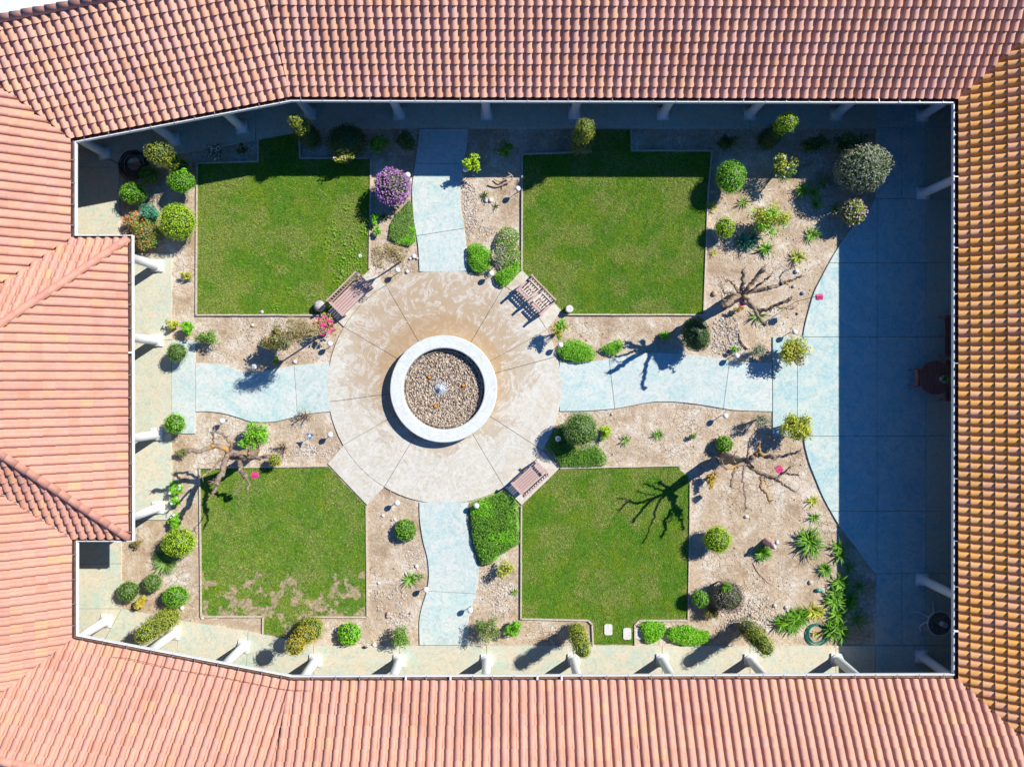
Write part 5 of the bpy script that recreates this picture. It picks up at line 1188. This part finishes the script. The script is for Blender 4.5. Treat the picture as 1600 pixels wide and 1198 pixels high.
rosette('lily_clump', 'dim strap leaved clump in the shade beside the patio', 1345, 917, 17, 12, 'mid', .04, 1.0)
rosette('lily_clump', 'wide strap leaved clump left of the green hose', 1237, 973, 22, 26, 'green', .045, 1.0, heads=[(0, 0, .9), (12, -8, .8), (-12, 2, .8), (6, 10, .7)], zc=.3)
rosette('lily_clump', 'yellowish strap leaved clump above the green hose', 1274, 957, 18, 22, 'yellow', .04, 1.0, heads=[(0, 0, .9), (8, 2, .8)], zc=.3)
rosette('lily_clump', 'tall strap leaved clump right of the green hose at the shade edge', 1310, 955, 20, 24, 'green', .045, 1.0, heads=[(0, -12, .9), (3, 8, .9), (2, 26, .8)], zc=.35)
rosette('lily_clump', 'dark strap leaved clump in the shade beside the lower right walkway corner', 1340, 968, 19, 15, 'mid', .04, 1.0)
rosette('lily_clump', 'strap leaved clump just above the tall one at the shade edge', 1309, 930, 18, 18, 'green', .045, 1.0, heads=[(0, 0, .9), (-6, 6, .7)], zc=.3)
rosette('lily_clump', 'strap leaved clump touching the right side of the green hose', 1300, 986, 17, 18, 'green', .045, 1.0, heads=[(0, 0, .9), (6, 8, .8)], zc=.3)
rosette('lily_clump', 'shaded strap leaved clump halfway between shade edge and walkway corner', 1331, 946, 19, 18, 'green', .045, 1.0, heads=[(0, 0, .9), (5, -8, .8)], zc=.3)
rosette('lily_clump', 'lowest strap leaved clump reaching over the lower walkway', 1320, 994, 17, 16, 'green', .045, 1.0, zc=.3)
rosette('lily_clump', 'strap leaved clump between the wide left clump and the yellowish one', 1255, 962, 17, 18, 'green', .045, 1.0, heads=[(0, 0, .9), (2, 10, .7)], zc=.3)
rosette('lily_clump', 'small strap leaved clump at the top of the shaded triangle beside the patio', 1330, 888, 13, 12, 'mid', .04, 1.0, zc=.25)
rosette('small_plant', 'tiny seedling growing inside the coil of the green hose', 1276, 991, 8, 9, 'yellow', .03, .8)
clipped('lime_privet_ball', 'small lime ball casting its shadow on the corner of the lower right lawn', 1094.5, 935, 13, .5, 'bright')
clipped('purple_shrub', 'rounded purple and green leaved shrub above the gravel bed', 1137, 931, 25, .6, 'purple', ry=24, dens=430, leaf=.05, rough=.15)
airy('green_sprigs', 'green shoots growing from the top of the purple leaved shrub', 1136, 920, 14, .95, 'green', ry=12, n=330, leaf=.05, clumps=8)
airy('spiky_shrub', 'brown green spiky bush between the small lime ball and the gravel', 1112, 957, 15, .35, 'bronze', ry=14, n=700, leaf=.07, clumps=14, aspect=.25)
cover('leafy_clump', 'fresh green leafy clump beside the half hidden stepping stone', [(1001, 976), (1015, 971), (1035, 972), (1043, 981), (1036, 995), (1022, 1006), (1010, 1004), (1003, 992)], .30, 'bright', 1500, .07, 'shrub')
cover('leafy_clump', 'long fresh green leafy clump along the lower walkway', [(1041, 994), (1050, 981), (1075, 977), (1090, 984), (1110, 988), (1108, 1003), (1090, 1009), (1070, 1009), (1050, 1003)], .30, 'bright', 2400, .07, 'shrub')
tiers('golden_conifer', 'golden tiered conifer overhanging the lower walkway right of the two leafy clumps', 1162, 975, [(0, 0, .4, .36), (2, 1, .9, .36), (-1, -1, 1.35, .34), (1, 0, 1.8, .32), (0, 0, 2.2, .28)], 'goldgreen', col2='olive')
tiers('golden_conifer', 'golden columnar conifer overhanging the lower walkway beside the grass gap', 900, 978, [(0, 0, .4, .30), (1, 1, .85, .31), (-1, -1, 1.3, .31), (1, 0, 1.75, .31), (0, 0, 2.2, .29)], 'goldgreen')
# south beds
airy('leafy_shrub', 'bright green bush at the corner of the edging left of the lower right lawn', 804, 984, 15, .5, 'bright', ry=15, n=620, leaf=.06, clumps=14)
airy('rose_bush', 'open grey green bush right of the lower path', 763, 985, 25, .7, 'mid', ry=23, n=1150, leaf=.05, clumps=24, col2='olive')
cover('hedge_block', 'large block of dense green hedge below the plaza right of the lower path', [(734, 796), (738, 785), (760, 777), (786, 768), (800, 775), (811, 788), (812, 850), (800, 858), (783, 868), (768, 882), (752, 884), (746, 870), (737, 840)], .42, 'green', 9500, .05, 'hedge', col2='bright')
airy('yellow_shrub', 'sparse yellow leaved bush below the large green hedge', 790, 890, 18, .5, 'yellow', ry=15, n=300, leaf=.065, clumps=16)
rosette('small_plant', 'tiny green plant in the pebbles left of the lower right lawn edging', 805, 926, 7, 7, 'green', .025, .8)
tiers('golden_conifer', 'two headed golden conifer at the notch of the lower left lawn', 492, 973, [(0, 0, .4, .42), (6, -3, .9, .42), (1, -1, 1.35, .36), (-4, 4, 1.95, .33)], 'gold', col2='goldgreen')
clipped('grassy_mound', 'round bright tuft of grass right of the two headed golden conifer', 545.5, 989.5, 17, .26, 'bright', leaf=.075, dens=430, rz=.26, rough=.16, cat='plant')
airy('rose_bush', 'airy green bush left of the foot of the lower path', 626, 994, 18, .65, 'mid', ry=18, n=850, leaf=.05, clumps=18, col2='green')
clipped('grassy_mound', 'round green grassy mound left of the lower path', 633.5, 828, 16.5, .26, 'green', leaf=.075, dens=430, rz=.26, rough=.16, cat='plant')
rosette('aloe', 'green aloe by the globe lamp at the lower path', 641, 905, 15, 14, 'green', .04, .8)
rosette('aloe', 'small grey aloe between the green aloe and the lower path', 656, 901, 8, 10, 'mid', .025, .8)
# west beds, south of the left path
airy('leafy_shrub', 'lush green shrub below the left path beside the gnarled tree', 404, 676, 23, .75, 'bright', ry=19, n=1700, leaf=.06, clumps=26, col2='mid')
airy('leafy_shrub', 'narrow green shrub reaching down beside the gnarled tree trunk', 389, 690, 14, .8, 'bright', ry=16, n=600, leaf=.07, clumps=12)
clipped('standard_ball', 'tiny yellow green clipped ball at the edging above the lower left lawn', 429.5, 718.5, 10, .55, 'yellow', rz=.2)
airy('twiggy_bush', 'leafless grey twig bush right of the lush green shrub', 440, 700, 15, .3, 'dry', ry=18, n=90, leaf=.04, clumps=30, sub=.3)
airy('twiggy_bush', 'dry twigs with a few leaves below the end of the left path', 475, 650, 16, .35, 'dry', ry=14, n=130, leaf=.04, clumps=24, sub=.3)
airy('dry_tuft', 'dried brown tuft left of the gnarled tree', 283, 705, 14, .25, 'olive', ry=11, n=420, leaf=.07, clumps=10, aspect=.22)
airy('white_flower_bush', 'topmost white flowering bush beside the left walkway', 273, 760, 12, .4, 'bright', ry=15, n=330, leaf=.065, clumps=9, flower=('white', 9, .05))
airy('white_flower_bush', 'middle and smallest white flowering bush beside the left walkway', 275, 785, 10, .35, 'bright', ry=10, n=210, leaf=.065, clumps=7, flower=('white', 5, .045))
airy('white_flower_bush', 'white flowering bush touching the lime ball beside the left walkway', 272, 812, 14, .4, 'bright', ry=13, n=420, leaf=.065, clumps=10, flower=('white', 9, .05))
clipped('lime_privet_ball', 'lime clipped ball left of the lower left lawn', 280, 847, 25, .75, 'lime', ry=23)
rosette('striped_grass', 'dark striped grass clump beneath the lower left lime ball', 256, 881, 20, 90, 'mid', .022, .9, indiv=False, heads=[(0, 0, 1), (-6, -10, .8)], zc=.3)
airy('dry_tuft', 'small dried tuft beside the lower corner of the projecting roof', 215, 849, 10, .2, 'bronze', ry=7, n=260, leaf=.06, clumps=8, aspect=.3)
clipped('boxwood_ball', 'small clipped green ball below the striped grass', 238.5, 910, 14, .45, 'mid')
clipped('boxwood_ball', 'clipped green ball touching the left walkway edge', 201, 923, 16, .5, 'mid')
clipped('boxwood_ball', 'bright green clipped ball closest to the lower left lawn', 275, 931, 20, .55, 'bright', ry=17, rough=.1)
airy('croton', 'orange and yellow leaved small shrub between the green balls', 223, 942, 12, .35, 'orange', ry=12, n=330, leaf=.075, clumps=9, col2='yellow')
tiers('golden_conifer', 'leaning feathery green conifer in front of the lower left columns', 274, 957, [(0, 0, .4, .38), (1, 0, .85, .40), (-1, 1, 1.3, .36), (0, 0, 1.75, .34), (0, 1, 2.15, .28)], 'goldgreen')
rosette('small_plant', 'leafy plant growing in the white pot on the round table', 1473, 584, 9, 10, 'green', .04, .9, zc=1.0)
pp = [o_ for o_ in COL.objects if o_.name.startswith('small_plant')][-1]; pp.location = (pt_t.location.x, pt_t.location.y+.02, .90)

# ------------------------------------------------------------------ stones, driftwood, small debris
def rock(px, py, r, label, mat=None):
    x, y = G(px, py); R = M(r); g = Geo(); lump(g, (0, 0, R*.45), (R, R*random.uniform(.8, 1.1), R*.7), 0, 2, .2); tag(g.build('stone', mat or m_stone, loc=(x, y, 0), smooth=True), label, 'stone')
m_pinkst = simple('pink_stone', (.56, .38, .29), .85, 0, .25, 20); m_bluest = simple('grey_blue_stone', (.38, .42, .50), .8, 0, .25, 20); m_wh = simple('white_stone', (.74, .72, .68), .8, 0, .12, 20)
for a in ((1116, 458.5, 4.2, 'pinkish brown stone between the upper right lawn and the bare tree', m_pinkst), (1244.5, 424, 3.5, 'pale round stone under the green aloe in the upper right bed', m_wh), (1254.5, 457.5, 3.2, 'blue grey stone near the tip of the lower bare branch', m_bluest),
          (1240, 447.5, 2.8, 'small cream stone right of the upper bare branch'), (1246.5, 489.5, 2.5, 'small tan stone near the shadow of the pink box', m_pinkst), (1166, 806.5, 3.2, 'white stone alone below the longest bare branch', m_wh),
          (767, 313, 3.6, 'pale round stone beside the darker one right of the upper path', m_wh), (759.5, 314, 3, 'grey round stone beside the small dark aloe'), (647, 401, 3.8, 'largest white stone at the left edge of the upper path', m_wh),
          (641, 404, 2.4, 'small white stone left of the largest one at the upper path', m_wh), (652, 404, 2.2, 'small stone on the border of the upper path'), (636.5, 424.5, 3, 'white stone just above the plaza near the bench lamp', m_wh), (562.5, 400.5, 3.4, 'white stone lying on the upper left lawn', m_wh),
          (410, 487.5, 3, 'cream stone on the lower edge of the upper left lawn'), (395, 508, 2.5, 'cream stone below the upper left lawn edging', m_wh), (461, 565, 3, 'white stone above the left path near the leaf shadow', m_wh), (514, 490.5, 3.5, 'pinkish stone under the end of the slatted bench', m_pinkst),
          (598.5, 805, 2.6, 'small pale stone below the lamp left of the lower path', m_wh), (617, 811, 2.2, 'cream stone above the grassy mound', m_wh), (613, 812, 2, 'tan stone above the grassy mound', m_pinkst), (651, 884, 2.8, 'pale stone above the aloe at the lower path', m_wh),
          (592, 910, 2.5, 'cream stone left of the aloes beside the lower path', m_wh), (607, 958, 3.6, 'tan stone in the pebbles left of the lower path', m_pinkst), (606, 962, 3, 'blue grey stone in the pebbles left of the lower path', m_bluest), (642, 957, 2.6, 'tan stone right of the pebbles near the lower path', m_pinkst),
          (1199, 683, 3.8, 'pink stone in the shade of the silvery shrub', m_pinkst), (1214, 846.5, 3.2, 'pale stone right of the statue', m_wh), (1266, 909, 3.4, 'grey stone left of the teal ornament'), (1210, 945, 3.4, 'whitish stone at the upper end of the gravel bed'), (1228, 948, 3, 'whitish stone between gravel and strap leaves'),
          (1174, 960, 3.4, 'tan boulder in the gravel bed', m_pinkst), (1197, 984, 3.6, 'pale stone beside the golden conifer near the gravel'), (285, 949, 3.6, 'white stone at the foot of the bright green ball', m_wh), (585, 1006, 3.6, 'white stone on the edge of the lower walkway', m_wh), (740, 272.5, 3.2, 'grey stone in the shade right of the upper path', m_bluest),
          (316.5, 965, 2.5, 'white stone at the corner of the lower left lawn edging', m_wh), (956, 647, 2, 'dark stone below the right path'), (1121, 1, 1, 'skip')):
    if a[3] != 'skip': rock(*a)
def wood(label, runs):
    g = Geo()
    c = G3(*runs[0][0][0][:2])
    for pts, r0, r1 in runs:
        P = catmull([tuple(G3(*p)-c) for p in pts], 5); n = len(P); tube(g, [tuple(p) for p in P], [r0+(r1-r0)*i/(n-1) for i in range(n)], 7, 0, .12)
    tag(g.build('driftwood', m_drift, loc=c, smooth=True), label, 'driftwood')
wood('branching piece of pale driftwood at the shade edge right of the upper path', [([(772, 280, .08), (782, 284, .12), (790, 279, .18), (799, 274, .22)], .02, .028), ([(790, 279, .18), (796, 284, .15), (801, 276, .24), (794, 270, .22)], .022, .014), ([(762, 289, .04), (775, 292, .05), (786, 288, .10), (798, 282, .16)], .022, .03), ([(786, 288, .08), (784, 296, .03)], .018, .01)])
wood('curved fallen branch right of the grey cobbles', [([(1155, 520, .05), (1157, 530, .06), (1162, 538, .06), (1169, 545, .04)], .018, .035)])
wood('thin root like stick on the soil below the statue', [([(1177, 880, .02), (1185, 893, .03), (1197, 906, .03), (1206, 913, .02)], .014, .006)])
wood('small twig in the bed left of the lower path', [([(579, 890, .03), (583, 884, .04)], .016, .01)])
g = Geo(); lump(g, (0, 0, .02), (.10, .05, .03), 0, 2, .3); tag(g.build('fallen_leaf_pile', m_black, loc=G3(570, 1010.5, .05)), 'small dark clump of dead leaves on the lower walkway', 'leaf litter')
# feathers of wear: thin cable lying on the lower left roof
P = [(177, 1026, 2.98), (200, 1028, 3.02), (235, 1036, 3.03), (260, 1042, 2.98), (290, 1048, 2.97), (330, 1054, 2.99), (365, 1061, 2.95), (400, 1068, 2.96), (440, 1076, 2.93), (485, 1079, 3.12)]
g = Geo(); tube(g, catmull([tuple(G3(x, y, z+.06)) for x, y, z in P], 6), .006, 5); tag(g.build('cable', m_black), 'thin dark cable lying along the lower left roof edge', 'cable')
